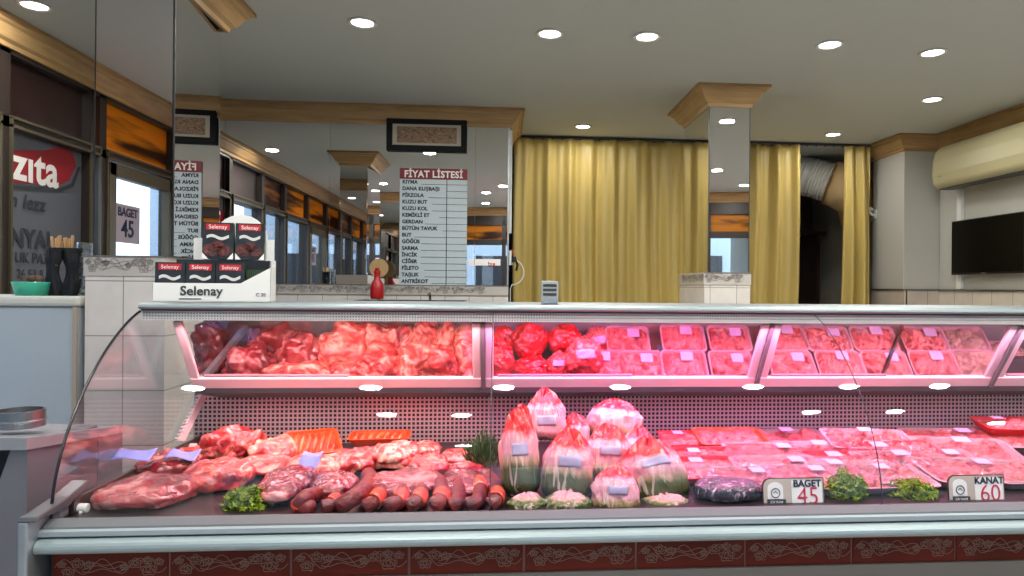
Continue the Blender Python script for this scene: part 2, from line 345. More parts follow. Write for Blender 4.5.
# right wall and its pilaster
struct(MB().box(XR,XR+.12,-2.0,7.5,1.352,ZC).build('wall_right',M['wall']))
struct(MB().box(XR-.006,XR+.12,-2.0,7.5,0,1.352).build('wall_right_tiles',M['wtile_y']))
struct(MB().box(3.18,XR,5.17,5.62,1.352,ZC).build('wall_pilaster',M['wall'],bevel=.004))
struct(MB().box(3.174,XR,5.164,5.62,0,1.345).build('wall_pilaster_tiles',M['wtile_x']))
struct(MB().box(3.166,XR,5.156,5.62,1.345,1.357).box(XR-.02,XR,-1,5.17,1.345,1.357).build('trim_3',M['steel']))
struct(MB().box(3.2,3.21,5.164,5.168,0,1.345).build('trim_4',M['grey']))
# crown mouldings
PROF=[(0,2.45),(.014,2.45),(.018,2.47),(.036,2.482),(.052,2.505),(.066,2.53),(.08,2.538),(.084,2.548),(.1,2.552),(.1,2.569),(0,2.569)]
def crown(name,path,closed=False,parent=None,side=1):
    """path in plan; the moulding grows to the right of the direction of travel"""
    P=[Vector(p) for p in path]; n=len(P); vs=[]
    for i,p in enumerate(P):
        a=(p-P[i-1]) if (closed or i>0) else None; b=(P[(i+1)%n]-p) if (closed or i<n-1) else None
        a=a.normalized() if a else b.normalized(); b=b.normalized() if b else a
        na=Vector((a.y,-a.x)); nb=Vector((b.y,-b.x)); mdir=(na+nb); mdir=mdir/ (mdir.dot(na))
        for d,z in PROF: vs.append((p.x+mdir.x*d,p.y+mdir.y*d,z))
    k=len(PROF); fs=[]
    for i in range(n if closed else n-1):
        j=(i+1)%n
        for q in range(k): fs.append((i*k+q,i*k+(q+1)%k,j*k+(q+1)%k,j*k+q))
    if not closed: fs+=[tuple(range(k)),tuple((n-1)*k+q for q in range(k))]
    return MB().add(vs,fs).build(name,M['wood'],parent,world=True)
struct(crown('trim_5',[(-2.33,YB),(.056,YB),(.056,5.75)]))
struct(crown('trim_6',[(3.18,5.62),(3.18,5.17),(XR,5.17),(XR,yfront(XR))]))
struct(crown('trim_7',[(XR,yfront(XR)),(XL,yfront(XL)),(XL,YB)]))
# mirrored columns (free standing)
def column(name,x0,x1,y0,y1,skew=0):
    s=struct(MB().box(x0,x1,y0,y1,0,ZC).build(name,M['wall']))
    t=MB().box(x0-.028,x1+.012,y0-.012,y1+.012,0,1.369,0)
    struct(t.build(name+'_tiles',M['tile_x'],None))
    mb=MB().box(x0-.032,x1+.016,y0-.016,y1+.016,1.369,1.443,0); k=.074/.3
    for i in range(int((x1-x0+.04)/k)+1):
        if x0-.030+(i+1)*k<=x1+.02: ribbons(mb,x0-.030+i*k,1.372,k,lambda u,v:(u,y0-.0175,v),.002,1)
    for i in range(int((y1-y0)/k)+1):
        if y0-.012+(i+1)*k<=y1+.02:
            ribbons(mb,y0-.012+i*k,1.372,k,lambda u,v:(x0-.0335,u,v),.002,1)
    mb.box(x0-.032,x1+.018,y0-.018,y0-.016,1.437,1.443,1)
    struct(mb.build(name+'_border',[M['border'],M['relief']]))
    struct(crown(name+'_crown',[(x0,y0),(x0,y1),(x1,y1),(x1,y0)][::-1] if False else [(x0,y0),(x1+skew*.75,y0),(x1+skew*.75,y1),(x0,y1)],closed=True))
    # mirrors: four faces
    z0,z1=1.445,2.452
    def mir(vs,lab):
        o=MB().add(vs,[(0,1,2,3)]).build('mirror_panel',M['mirror'],None,solid=.005); return o
    o1=mir([(x0,y0-.004,z0),(x1+skew,y0-.004,z0),(x1+skew,y0-.004,z1),(x0,y0-.004,z1)],'')
    o2=mir([(x1+.004+skew,y0,z0),(x1+.004,y1,z0),(x1+.004,y1,z1),(x1+.004+skew,y0,z1)],'')
    o3=mir([(x0-.004,y0,z0),(x0-.004,y1,z0),(x0-.004,y1,z1),(x0-.004,y0,z1)],'')
    o4=mir([(x0,y1+.004,z0),(x1,y1+.004,z0),(x1,y1+.004,z1),(x0,y1+.004,z1)],'')
    e=struct(MB().box(x0-.004,x0-.001,y0-.008,y0,z0,z1).box(x1+skew+.004,x1+skew+.0065,y0-.006,y0,z0,z1).build(name+'_trim',M['greydk']))
    return o1,o2,o3,o4
def mirset(ms,where,labs):
    for o,l in zip(ms,labs):
        o.name='column_mirror'
        tag(o,l,'mirror','mirror sheets on the columns')
mirset(column('column_1',-1.474,-1.236,2.62,3.10,.030),'',[
 'tall mirror sheet on the front of the column beside the boxed burger display','mirror sheet on the counter side of the near column, showing the price list reversed',
 'mirror sheet on the window side of the near column','mirror sheet on the rear of the near column'])
mirset(column('column_2',1.262,1.508,4.07,4.62),'',[
 'narrow mirror sheet on the front of the column before the gold curtain','mirror sheet on the far side of the column before the gold curtain',
 'mirror sheet on the column before the curtain, reflecting the gold folds','mirror sheet on the rear of the column before the curtain'])
mirset(column('column_3',-1.6,-1.33,-.1,.4),'',[
 'mirror sheet on the street side of the column seen in the back mirror','mirror sheet on the counter side of the column seen in the back mirror',
 'mirror sheet on the window side of the column seen in the back mirror','mirror sheet facing the counter on the column seen in the back mirror'])
# ------------------------------------------------------------------ shopfront on the left wall
ZT0,ZT1=2.13,2.44
segs=[(-1.5,-.75,'w'),(-.75,.12,'w'),(.12,1.02,'d'),(1.02,1.9,'w'),(1.9,2.6,'w'),(2.6,3.41,'w'),(3.41,4.12,'s'),(4.12,YB,'b')]
struct(MB().box(XL-.15,XL,yfront(XL)-.1,7.5,2.45,ZC).build('wall_left',M['wall']))
struct(MB().box(XL-.15,XL,4.12,7.5,0,2.45).build('wall_left_end',M['frame_dark']))
nw=0
for i,(a,b,k) in enumerate(segs):
    if k=='b': continue
    nw+=1
    fr=MB(); X0,X1=XL-.1,XL
    fr.box(X0,X1,a,a+.035,0,2.45); fr.box(X0,X1,b-.035,b,0,2.45); fr.box(X0,X1,a,b,2.43,2.45); fr.box(X0,X1,a,b,2.08,2.13); fr.box(X0,X1,a,b,0,.12)
    w=struct(fr.build('window_%d'%nw if k!='d' else 'door_1',M['frame_dark']))
    ed=MB().box(X1,X1+.012,a+.03,a+.042,.1,2.13).box(X1,X1+.012,b-.042,b-.03,.1,2.13).box(X1,X1+.012,a+.03,b-.03,2.083,2.097).box(X1,X1+.012,a+.03,b-.03,2.125,2.137)
    ed.build('frame_edge',M['frame_olive'],w,world=True)
    MB().box(X0+.04,X0+.05,a+.035,b-.035,2.13,2.43).build('transom_panel',M['darkpanel'] if (k=='s' or a>2.5) else M['amber'],w,world=True)
    if k=='d':
        MB().box(X1-.04,X1+.015,a+.05,a+.12,.05,2.07).box(X1-.04,X1+.015,b-.12,b-.05,.05,2.07).box(X1-.04,X1+.015,a+.05,b-.05,1.99,2.07).box(X1-.04,X1+.015,a+.05,b-.05,.05,.3).build('door_leaf_frame',M['frame_olive'],w,world=True,bevel=.004)
    MB().box(X0+.045,X0+.051,a+.035,b-.035,.12,2.08).build('window_pane',M['filmgrey'] if k=='s' else M['paneglass'],w,world=True)
    if k=='s':
        xx=XL-.045
        lg=MB().prism([(3.42,1.96),(3.63,2.01),(3.76,2.03),(3.88,2.075),(4.0,2.07),(4.03,2.0),(3.97,1.91),(3.88,1.868),(3.44,1.82),(3.42,1.82)],'x',xx-.002,xx,0)
        lg.prism([(3.44,1.81),(3.89,1.855),(3.99,1.895),(4.055,2.0),(4.07,2.0),(4.01,1.88),(3.90,1.835),(3.44,1.79)],'x',xx-.002,xx,1)
        lg.build('red_logo_film',[M['signred'],M['inkgrey']],w,world=True)
        R=(PI/2,0,PI/2)
        text('film_lettering','zıta',.235,(xx+.002,3.70,1.925),R,M['txtwhite'],w,world=True,off=.006,sx=1.0,space=1.05)
        text('film_lettering','n lezz',.1,(xx+.002,3.64,1.745),R,M['inkgrey'],w,world=True,off=.002,shear=.2,space=1.1)
        text('film_lettering','NYAL',.13,(xx+.002,3.68,1.56),R,M['inkgrey'],w,world=True,off=.004)
        text('film_lettering','UK PAZ',.075,(xx+.002,3.68,1.465),R,M['inkgrey'],w,world=True,off=.001)
        text('film_lettering','26 53 8',.065,(xx+.002,3.66,1.385),R,M['inkgrey'],w,world=True)
# front wall (behind the viewer), slightly skewed, with glazing and amber panels
def fy(x,d=0): return yfront(x)-d
def fbox(mb,x0,x1,z0,z1,d0,d1,mi=0):
    return mb.add([(x,yfront(x)-d,z) for x in (x0,x1) for d in (d1,d0) for z in (z0,z1)],[(0,1,3,2),(4,6,7,5),(0,4,5,1),(2,3,7,6),(0,2,6,4),(1,5,7,3)],mi)
struct(fbox(MB(),XL-.1,XR+.1,2.45,ZC,0,.1).build('wall_front',M['wall']))
fx=[-2.33,-1.55,-.8,.05,.9,1.8,2.65,3.48]
for i in range(7):
    a,b=fx[i],fx[i+1]; nw+=1
    fr=MB(); fbox(fr,a,a+.03,0,2.45,0,.1); fbox(fr,b-.03,b,0,2.45,0,.1); fbox(fr,a,b,2.3,2.45,0,.06); fbox(fr,a,b,2.0,2.08,0,.1); fbox(fr,a,b,0,.35,0,.08)
    w=struct(fr.build('window_%d'%nw,M['frame_dark']))
    fbox(MB(),a+.03,b-.03,2.08,2.3,.04,.05).build('transom_panel',M['amber'],w,world=True)
    fbox(MB(),a+.03,b-.03,.35,2.0,.05,.056).build('window_pane',M['paneglass'],w,world=True)
    if i==2:
        fbox(MB(),-.5,.0,1.68,1.78,.03,.035).build('small_sign',M['txtwhite'],w,world=True)
        text('sign_lettering','RSİ',.08,(-.14,yfront(-.14)-.026,1.685),(PI/2,0,PI+.2316),M['signred'],w,world=True,off=.002)
# ------------------------------------------------------------------ outside
struct(MB().box(-9,-2.5,-9,9,-.25,-.12).box(-2.5,9,-9,-2.0,-.25,-.12).build('ground',mat('asphalt',(96,96,98),.9,bump=.3)))
fac=grid_mat('facade',(196,208,220),(90,104,118),'yz',1.6,1.5,.6,rough=.7)
b1=thing('street_building','pale blue-grey building across the street beyond the shopfront','building',(-7.4,1,0))
MB().box(-7.4,-7.0,-6,8,-.12,6).build('facade_wall',mat('render_pale',(200,214,226),.8),b1,world=True)
for i in range(6):
    for z in (.6,3.2): MB().box(-7.02,-6.97,-5.4+i*2.2,-4.2+i*2.2,z,z+1.5).build('facade_window',M['greydk'],b1,world=True)
b2=thing('street_building','pale building across the street behind the viewer','building',(2,-7,0))
MB().box(-6,8,-7.4,-7,-.12,4.2).build('facade_wall',mat('render_pale2',(196,208,220),.8),b2,world=True)
for i in range(6): MB().box(-5+i*2.2,-3.8+i*2.2,-7.02,-6.96,.4,2.1).build('facade_window',M['greydk'],b2,world=True)
# price sheet hanging on the door glass (reads from the street, so it reads right in the mirror)
ps=thing('price_sheet','grey paper price sheet reading BAGET 45 hanging on the shop door glass','sign',(XL-.03,.69,1.72))
MB().box(-.002,0,-.145,.145,-.12,.12).build('sheet',mat('sheet_grey',(150,140,150),.7),ps)
text('sheet_lettering','BAGET',.075,(.002,0,.07),(PI/2,0,-PI/2),M['navy'],ps,off=.002,ext=.001)
text('sheet_lettering','45',.15,(.002,0,-.035),(PI/2,0,-PI/2),M['navy'],ps,off=.003,ext=.001)
for ch in ps.children:
    if 'lettering' in ch.name: ch.location.x=.0015
# ------------------------------------------------------------------ ceiling lights
lens=mat('lamp_lens',(255,248,236),.4,emit=16)
spots=[(-2.06,3.19),(-.65,3.24),(.228,3.287),(.701,3.277),(1.629,3.289),(2.205,3.344),(2.741,4.161),(.614,5.145),(2.596,5.177),(-.19,.69),(-.22,-.42),(2.83,.35),(-1.4,1.3),(-.6,1.3),(.02,1.3),(.58,1.3),(1.24,1.3),(1.73,1.3),(2.2,1.3),(-.56,.72),(1.64,.72),(2.1,.72)]
labs=['recessed round ceiling light nearest the shopfront, at the photo corner above the near column','recessed round ceiling light above the framed picture side, first of the long row','recessed round ceiling light second in the long row','recessed round ceiling light third in the long row',
 'recessed round ceiling light fourth in the long row, past the column','recessed round ceiling light last in the long row','recessed round ceiling light closest to the air conditioner','recessed round ceiling light close to the curtain rail before the wide gold curtain','recessed round ceiling light close to the storeroom opening',
 ]+['recessed round ceiling light seen only as a reflection']*13
for i,((x,y),lb) in enumerate(zip(spots,labs)):
    t=thing('ceiling_light',lb,'ceiling light',(x,y,ZC),group='recessed ceiling lights')
    MB().lathe([(.052,-.001),(.066,-.001),(.068,-.004),(.062,-.009),(.052,-.008),(.05,-.004)],n=28).build('trim_ring',M['white'],t,smooth=True)
    MB().lathe([(.001,-.007),(.04,-.007),(.05,-.004),(.05,-.001),(.001,-.001)],n=28).build('lens',lens,t,smooth=False)
    ld=bpy.data.lights.new('lamp','AREA'); ld.shape='DISK'; ld.size=.1; ld.energy=10.5 if 3<y<3.9 else 8.6 if y<3 else (4.5 if x>2 else 4.2); ld.color=(1,.98,.91)
    lo=bpy.data.objects.new('lamp',ld); C.objects.link(lo); lo.parent=t; lo.location=(0,0,-.014)
# ------------------------------------------------------------------ curtain
def curtain(name,label,x0,x1,y,z0,z1,seed,gather=.8,amp=.035):
    R=random.Random(seed); ph=[R.uniform(0,6.28) for _ in range(6)]
    W=x1-x0; nu=int(W*130)+20
    def fn(u,v):
        x=x0+u*W; z=z0+v*(z1-z0); k=1-.45*v**6
        s=math.sin(x*38*gather+ph[0]+1.6*math.sin(x*5+ph[1])+.5*math.sin(z*1.4+x*3))
        d=amp*k*(.75*s+.35*math.sin(x*71+ph[2]+.8*math.sin(z*2+ph[4]))+.25*math.sin(x*13+ph[3]))
        d+=.006*fbm(Vector((x*9,z*2.2,seed)))
        return (x+.012*math.sin(z*1.9+x*9+ph[5])*(1-v),y+d,z)
    o=MB().grid(fn,nu,36).build(name,M['curtain'],None,smooth=True,solid=.003)
    return tag(o,label,'curtain','gold satin curtains')
curtain('curtain','wide gold satin curtain gathered on the rail behind the counter',.1,1.86,5.5,.12,2.545,3)
curtain('curtain','gold satin curtain panel hanging between the mirrored column and the dark opening',1.9,2.47,5.5,.12,2.545,8,1.0,.04)
curtain('curtain','narrow gold curtain bunched beside the white pilaster',2.855,3.075,5.48,.12,2.545,12,1.5,.045)
rl=MB().tube([(.06,5.5,2.555),(3.17,5.5,2.555)],.011,8)
for i in range(40): rl.box(.1+i*.076,.11+i*.076,5.492,5.508,2.538,2.552)
tag(rl.build('curtain_rail',M['greydk']),'thin dark curtain rail fixed along the ceiling','curtain rail')
hk=at(868,212,5.58); hk.x=3.165
tag(MB().tube([hk+Vector((.01,.0,-.03)),hk+Vector((-.02,0,-.02)),hk+Vector((-.05,0,.01)),hk+Vector((-.035,0,.035)),hk+Vector((-.01,0,.02))],.012,8).box(hk.x,hk.x+.018,hk.y-.02,hk.y+.02,hk.z-.06,hk.z+.02).build('curtain_hook',M['white'],smooth=True),'white curtain tieback hook on the pilaster beside the narrow curtain','hook')
# exhaust duct in the storeroom
dt=thing('exhaust_duct','round ribbed silver exhaust duct with a tan elbow in the dark opening','duct',(2.9,6.1,2.3))
a=at(812,152,6.1); 
pts=[Vector((2.62,6.35,2.5)),Vector((2.72,6.2,2.44)),Vector((2.84,6.08,2.38)),Vector((2.98,6.0,2.32))]
fine=[];rr=[]
for i in range(40):
    t=i/39*3; j=min(int(t),2); q=t-j; fine.append(pts[j].lerp(pts[j+1],q)); rr.append(.17+.012*(i%2))
MB().tube(fine,rr,28).build('ribbed_section',mat('duct_foil',(215,213,205),.5,.1),dt,smooth=False,world=True)
MB().tube([pts[3],pts[3]+Vector((.12,-.03,-.04)),pts[3]+Vector((.28,0,-.16)),pts[3]+Vector((.32,0,-.36))],[.2,.21,.2,.19],28).build('elbow',mat('duct_tan',(226,192,140),.6),dt,smooth=True,world=True)
sh=thing('storage_shelf','dark shelf with a dim cloth on it inside the storeroom','shelf',(2.7,7.1,1.9))
MB().box(2.2,3.4,6.9,7.38,1.93,1.96).box(2.2,2.23,6.9,7.38,0,1.93).box(3.3,3.33,6.9,7.38,0,1.93).build('shelf_board',M['brown'],sh,world=True)
MB().grid(lambda u,v:(2.35+u*.8,6.95+v*.35,1.965+.09*math.sin(PI*u)*math.sin(PI*v)*(1+.5*fbm(Vector((u*4,v*4,1))))),20,10).build('folded_cloth',mat('maroon_cloth',(60,24,26),.8),sh,smooth=True,world=True,solid=.004)
# ------------------------------------------------------------------ wall things at the back
pf=thing('picture_frame','black framed brown relief picture hanging above the price list','picture',(-.511,YB-.01,2.382))
fmb=MB(); W,Hh,b=.273,.113,.04
for q in [(-W,W,-Hh,-Hh+b),(-W,W,Hh-b,Hh),(-W,-W+b,-Hh+b,Hh-b),(W-b,W,-Hh+b,Hh-b)]: fmb.box(q[0],q[1],-.03,.0,q[2],q[3])
fmb.build('frame',M['picblack'],pf,bevel=.005)
MB().box(-W+b,W-b,-.014,-.01,-Hh+b,Hh-b).build('mat_board',mat('mat_board',(196,188,170),.6),pf)
pr=ramp_mat('sepia_print',[(.35,(104,76,56)),(.5,(150,116,88)),(.7,(184,156,128))],40,.6,0,1,.6,60,stretch=(1,1,2))
MB().box(-W+b+.03,W-b-.03,-.018,-.014,-Hh+b+.018,Hh-b-.018).build('print',pr,pf)
MB().box(-W+b,W-b,-.022,-.0205,-Hh+b,Hh-b).build('glazing',M['glass'],pf)
pf.rotation_euler=(.0,0,0)
pl=thing('price_list','white price list board with a dark red header reading FIYAT LISTESI','sign',(-.463,YB-.012,1.75))
x0,x1,z0,z1=-.23,.23,-.398,.404
MB().box(x0,x1,-.006,0,z0,z1).build('board',M['signwhite'],pl,bevel=.002)
MB().box(x0,x1,-.009,-.006,z1-.075,z1).build('header',M['headred'],pl)
text('header_lettering','FİYAT LİSTESİ',.064,(0,-.0105,z1-.042),FACE,M['txtwhite'],pl,off=.0018,sx=.93,space=1.05)
items=['KIYMA','DANA KUŞBAŞI','PİRZOLA','KUZU BUT','KUZU KOL','KEMİKLİ ET','GERDAN','BÜTÜN TAVUK','BUT','GÖĞÜS','SARMA','İNCİK','CİĞER','FİLETO','TAŞLIK','ANTRİKOT']
gl=MB(); pitch=(z1-.075-z0)/16
gl.box(.088,.0925,-.0085,-.006,z0,z1-.075)
for i,s in enumerate(items):
    zz=z1-.075-(i+.5)*pitch
    t=text('item_lettering',s,.034,(x0+.018,-.0075,zz+.002),FACE,M['navy'],pl,align='LEFT',off=.0015,space=1.03)
    wl=.018+.0245*len(s)
    gl.box(x0+wl+.006,x1,-.0085,-.006,zz-.013,zz-.0105)
gl.build('ruled_lines',M['navy'],pl)
# pepper mill shaped red bottle and its tan disc, steel sink tray with tap
q=at(377,299,4.5)
rb=thing('red_bottle','red bottle with a flared shoulder standing before the price list mirror','bottle',(q.x,4.5,1.26))
MB().lathe([(.001,0),(.04,0),(.043,.01),(.043,.07),(.038,.1),(.022,.125),(.018,.16),(.022,.168),(.022,.182),(.001,.184)],n=24).build('bottle_body',M['red'],rb,smooth=True)
MB().lathe([(.001,.184),(.016,.184),(.014,.2),(.001,.202)],n=16).build('cap',M['red'],rb,smooth=True)
q=at(379,268,4.62)
td=MB().tube([(0,-.006,0),(0,.006,0)],.062,28).box(-.012,.012,-.005,.005,-.262,-.05).build('round_board',M['tan'],None,smooth=False); td.location=(q.x,4.62,q.z); tag(td,'small round tan paddle board standing behind the red bottle','board')
st=thing('sink_tray','shallow stainless tray on the back counter under the price list','tray',(-.56,4.42,1.235))
MB().box(-.33,.33,-.12,.15,-.03,-.02).box(-.33,.33,-.13,-.12,-.03,.018).box(-.33,.33,.15,.16,-.03,.018).box(-.34,-.33,-.13,.16,-.03,.018).box(.33,.34,-.13,.16,-.03,.018).build('tray_body',M['greydk'],st,bevel=.002)
MB().tube([(.1,.13,0),(.1,.13,.055),(.1,.1,.065),(.1,.02,.055)],.008,10).box(.04,.16,.12,.14,.0,.012).build('tap',M['steel'],st,smooth=True)
bc=thing('back_counter','grey back counter under the wall mirror carrying the steel tray','counter',(-1,4.4,0))
MB().box(-2.1,.0,4.25,YB-.014,.0,1.16).build('counter_body',M['white'],bc,world=True)
MB().box(-2.12,.02,4.22,YB-.014,1.16,1.2).build('counter_top',M['steel2'],bc,world=True,bevel=.004)
# socket with cable at the mirror edge
pg=thing('wall_socket','white socket with a black plug and looped white cable at the mirror edge','socket',(.075,5.02,1.6))
q=at(513,258,4.8)
pg.location=(.06,4.80,q.z)
MB().box(.0,.016,-.035,.035,-.05,.05).build('socket_plate',M['white'],pg,bevel=.003)
MB().box(.016,.05,-.02,.02,-.03,.01).tube([(.04,0,-.0),(.06,0,-.05),(.05,0,-.09)],.009,8).build('black_plug',M['black'],pg,bevel=.003)
MB().box(.016,.03,-.012,.012,.03,.06).build('red_switch',M['red'],pg)
MB().tube([(.02+.0,0,-.05)]+[(.03+.075*math.sin(t),0.0,-.1+.085*math.cos(t)) for t in [i*.35 for i in range(0,9)]]+[(0.02,0,-.19),(.01,0,-.22),(.012,0,-.4)],.004,6).build('white_cable',M['white'],pg,smooth=True)
tag(MB().box(.056,.075,4.785,4.815,1.72,2.44).build('cable_trunk',M['white'],bevel=.003),'white cable trunking running up the mirror edge to the moulding','cable trunking')
# air conditioner
ac=thing('air_conditioner','cream wall air conditioner mounted under the moulding above the television','air conditioner',(3.38,4.5,2.27))
prof=[(3.478,2.44),(3.478,2.13),(3.40,2.115),(3.32,2.112),(3.285,2.15),(3.275,2.22),(3.28,2.32),(3.30,2.40),(3.34,2.44)]
MB().prism(prof,'y',4.0,4.97).build('body',M['cream'],ac,world=True,bevel=.012)
MB().prism([(3.283,2.2),(3.276,2.22),(3.281,2.32),(3.284,2.32),(3.279,2.22),(3.286,2.2)],'y',4.02,4.95).build('front_panel',M['cream'],ac,world=True)
MB().box(3.30,3.40,4.06,4.92,2.108,2.113).build('air_outlet',M['greydk'],ac,world=True)
MB().box(3.277,3.279,4.85,4.9,2.2,2.207).build('badge',M['grey'],ac,world=True)
tag(MB().box(XR-.03,XR-.001,4.88,4.93,1.36,2.11).build('cable_trunk',M['white'],bevel=.003),'white vertical cable trunking below the air conditioner','cable trunking')
tv=thing('television','flat black television on the wall under the air conditioner','television',(3.42,4.56,1.67),(0,0,-.0))
MB().box(-.02,.02,-.37,.355,-.205,.2).build('bezel',M['black'],tv,bevel=.006)
MB().box(-.022,-.02,-.36,.345,-.19,.19).build('screen',M['screen'],tv)
MB().box(.02,.058,-.12,.12,-.1,.1).build('wall_bracket',M['greydk'],tv)
MB().box(-.0225,-.0215,-.02,.03,-.2,-.194).build('badge',M['grey'],tv)
tag(MB().tube([(XR-.012,4.95,1.86),(XR-.02,4.96,1.875)],.01,8).build('wall_plug',M['white']),'tiny white wall plug above the television corner','plug')

# ------------------------------------------------------------------ left corner things
cab=thing('side_cabinet','tall white cabinet with a rounded top slab standing by the shopfront','cabinet',(-1.9,2.8,0))
MB().box(-2.3,-1.522,2.6,3.0,0,1.257).build('cabinet_body',mat('cabinet_blue_white',(172,182,190),.5),cab,world=True,bevel=.006)
MB().box(-2.31,-1.511,2.585,3.02,1.257,1.294).build('cabinet_top',mat('top_slab',(205,205,196),.4),cab,world=True,bevel=.012)
MB().box(-1.536,-1.521,2.592,2.60,0,1.257).build('edge_strip',mat('beige_edge',(170,158,140),.5),cab,world=True)
ZS=1.294
bw=thing('mint_bowl','mint green plastic tub holding a dark lump on the white cabinet','bowl',(at(32,296,2.72).x,2.72,ZS))
bw.scale=(1.12,)*3
MB().lathe([(.001,.0),(.045,0),(.055,.04),(.058,.044),(.054,.046),(.05,.042),(.042,.006),(.001,.006)],n=28).build('tub',M['mint'],bw,smooth=True)
R=random.Random(3)
sp=MB()
for i in range(9):
    a=R.uniform(0,6.28); r=R.uniform(0,.026); sp.lathe([(.001,-.012),(.011,-.007),(.014,0),(.011,.008),(.001,.012)],(r*math.cos(a),r*math.sin(a),.045+R.uniform(0,.014)),10)
sp.build('contents',mat('brown_sponge',(88,62,52),.8,var=.5,vscale=40),bw,smooth=True)
for k,(px_,lb) in enumerate([(56,'black cloth-wrapped jar of wooden sticks next to the mint tub'),(67,'black cloth-wrapped jar of wooden sticks next to the glass jar')]):
    q=at(px_,296,2.75)
    v=thing('utensil_jar',lb,'jar',(q.x,2.75+.015*k,ZS),group='black jars of wooden sticks')
    sg=1 if k else -1; v.scale=(1.14,)*3
    def fn(u,vv,sg=sg):
        a=2*PI*u; r=.021+.004*math.sin(3*PI*vv)+.003*math.sin(5*a+vv*4)+(.006 if vv>.93 else 0); 
        return (sg*.012*math.sin(PI*vv)*0.8+r*math.cos(a),r*.8*math.sin(a),vv*.16)
    MB().grid(fn,22,22,wrapu=True).build('cloth_sleeve',M['cloth_black'],v,smooth=True)
    sk=MB()
    for i in range(6):
        a=R.uniform(0,6.28); sk.tube([(.008*math.cos(a),.006*math.sin(a),.1),(.016*math.cos(a),.01*math.sin(a),.195+R.uniform(-.015,.01))],.0045,7)
    sk.build('wooden_stick',M['wooden'],v,smooth=True)
q=at(77,296,2.75)
gj=tag(MB().lathe([(.001,0),(.026,0),(.028,.01),(.028,.02),(.024,.03),(.028,.045),(.024,.06),(.028,.075),(.024,.09),(.028,.105),(.024,.12),(.028,.135),(.026,.17),(.03,.205),(.027,.205),(.02,.02),(.001,.015)],n=20).build('glass_jar',glass_mat('cut_glass',(.8,.84,.86),6,.05,bump=.8),None,smooth=True),'clear cut-glass vase standing between the cabinet edge and the column','vase'); gj.location=(q.x,2.8,ZS)
# sheet steel machine beside the display case
mc=thing('steel_machine','grey sheet-steel shop machine with a round collar standing beside the display case','machine',(-1.4,1.9,0))
MB().prism([(-1.75,.0),(-1.10,.0),(-1.10,.93),(-1.75,.93)],'y',1.98,2.1).build('rear_body',mat('sheet_grey_metal',(128,130,134),.45,.4),mc,world=True,bevel=.004)
MB().add([(-1.75,1.69,.985),(-1.10,1.69,.978),(-1.08,2.04,.935),(-1.75,2.04,.965),(-1.75,1.69,.955),(-1.10,1.69,.95),(-1.08,2.04,.915),(-1.75,2.04,.94)],[(0,1,2,3),(4,5,6,7),(0,1,5,4),(1,2,6,5),(3,2,6,7),(0,3,7,4)]).build('top_plate',mat('sheet_grey_light',(150,152,156),.4,.4),mc,world=True)
MB().prism([(-1.14,.955),(-1.105,.95),(-1.105,.0),(-1.75,.0),(-1.75,.78),(-1.25,.78),(-1.165,.88)],'y',1.70,1.98).build('chute_panel',mat('sheet_grey_mid',(118,118,124),.42,.4),mc,world=True)
MB().prism([(-1.74,.77),(-1.24,.77),(-1.14,.925),(-1.74,.925)],'y',1.90,1.978).build('opening',M['black'],mc,world=True)
MB().lathe([(.049,0),(.053,0),(.053,.042),(.0475,.042),(.047,0)],(-1.194,1.81,.982),36).lathe([(.0535,.012),(.0545,.016),(.0535,.02)],(-1.194,1.81,.982),36).build('collar_ring',M['steel'],mc,world=True)

# ------------------------------------------------------------------ display case
DX0,DX1=-1.0,2.35
dc=thing('display_case','long refrigerated butcher display case with curved glass and pink lighting','display case',(.6,1.9,0))
def cb(mb,name,m,**k): return mb.build(name,m,dc,world=True,**k)
GP=[(1.618,.812),(1.626,.856),(1.640,.91),(1.663,.969),(1.697,1.02),(1.736,1.066),(1.778,1.115),(1.831,1.168),(1.90,1.219),(1.945,1.243),(1.99,1.262)]
def catm(P,n=5):
    out=[]
    for i in range(len(P)-1):
        p0,p1,p2,p3=[Vector(P[max(0,min(len(P)-1,i+k))]) for k in (-1,0,1,2)]
        for j in range(n):
            t=j/n; out.append(.5*((2*p1)+(-p0+p2)*t+(2*p0-5*p1+4*p2-p3)*t*t+(-p0+3*p1-3*p2+p3)*t**3))
    out.append(Vector(P[-1])); return out
BZ=[Vector(p) for p in ((1.618,.812),(1.621,1.005),(1.822,1.207),(1.99,1.265))]
GC=[BZ[0]*(1-t)**3+3*BZ[1]*t*(1-t)**2+3*BZ[2]*t*t*(1-t)+BZ[3]*t**3 for t in [i/48 for i in range(49)]]
for a,b in ((DX0,-.0215),(-.0185,.9435),(.9465,DX1)):
    cb(MB().grid(lambda u,v:(a+u*(b-a),GC[round(v*(len(GC)-1))].x,GC[round(v*(len(GC)-1))].y),1,len(GC)-1),'front_glass',M['caseglass'],smooth=True)
for xj in (-.02,.945): cb(MB().tube([(xj,p.x-.001,p.y) for p in GC],.0014,6),'glass_joint',M['greydk'])
cb(MB().tube([(DX0,p.x,p.y) for p in GC],.0035,8),'glass_edge_seal',M['black'])
# end glass
poly=[(p.x,p.y) for p in GC]+[(2.42,1.262),(2.42,.812)]
cb(MB().prism(poly,'x',DX0-.004,DX0),'end_glass',M['caseglass'])
# structure of base
cb(MB().box(DX0,DX1,1.62,2.45,.12,.735),'base_body',M['greydk'])
cb(MB().box(DX0,DX1,1.66,2.45,0,.12),'plinth',M['black'])
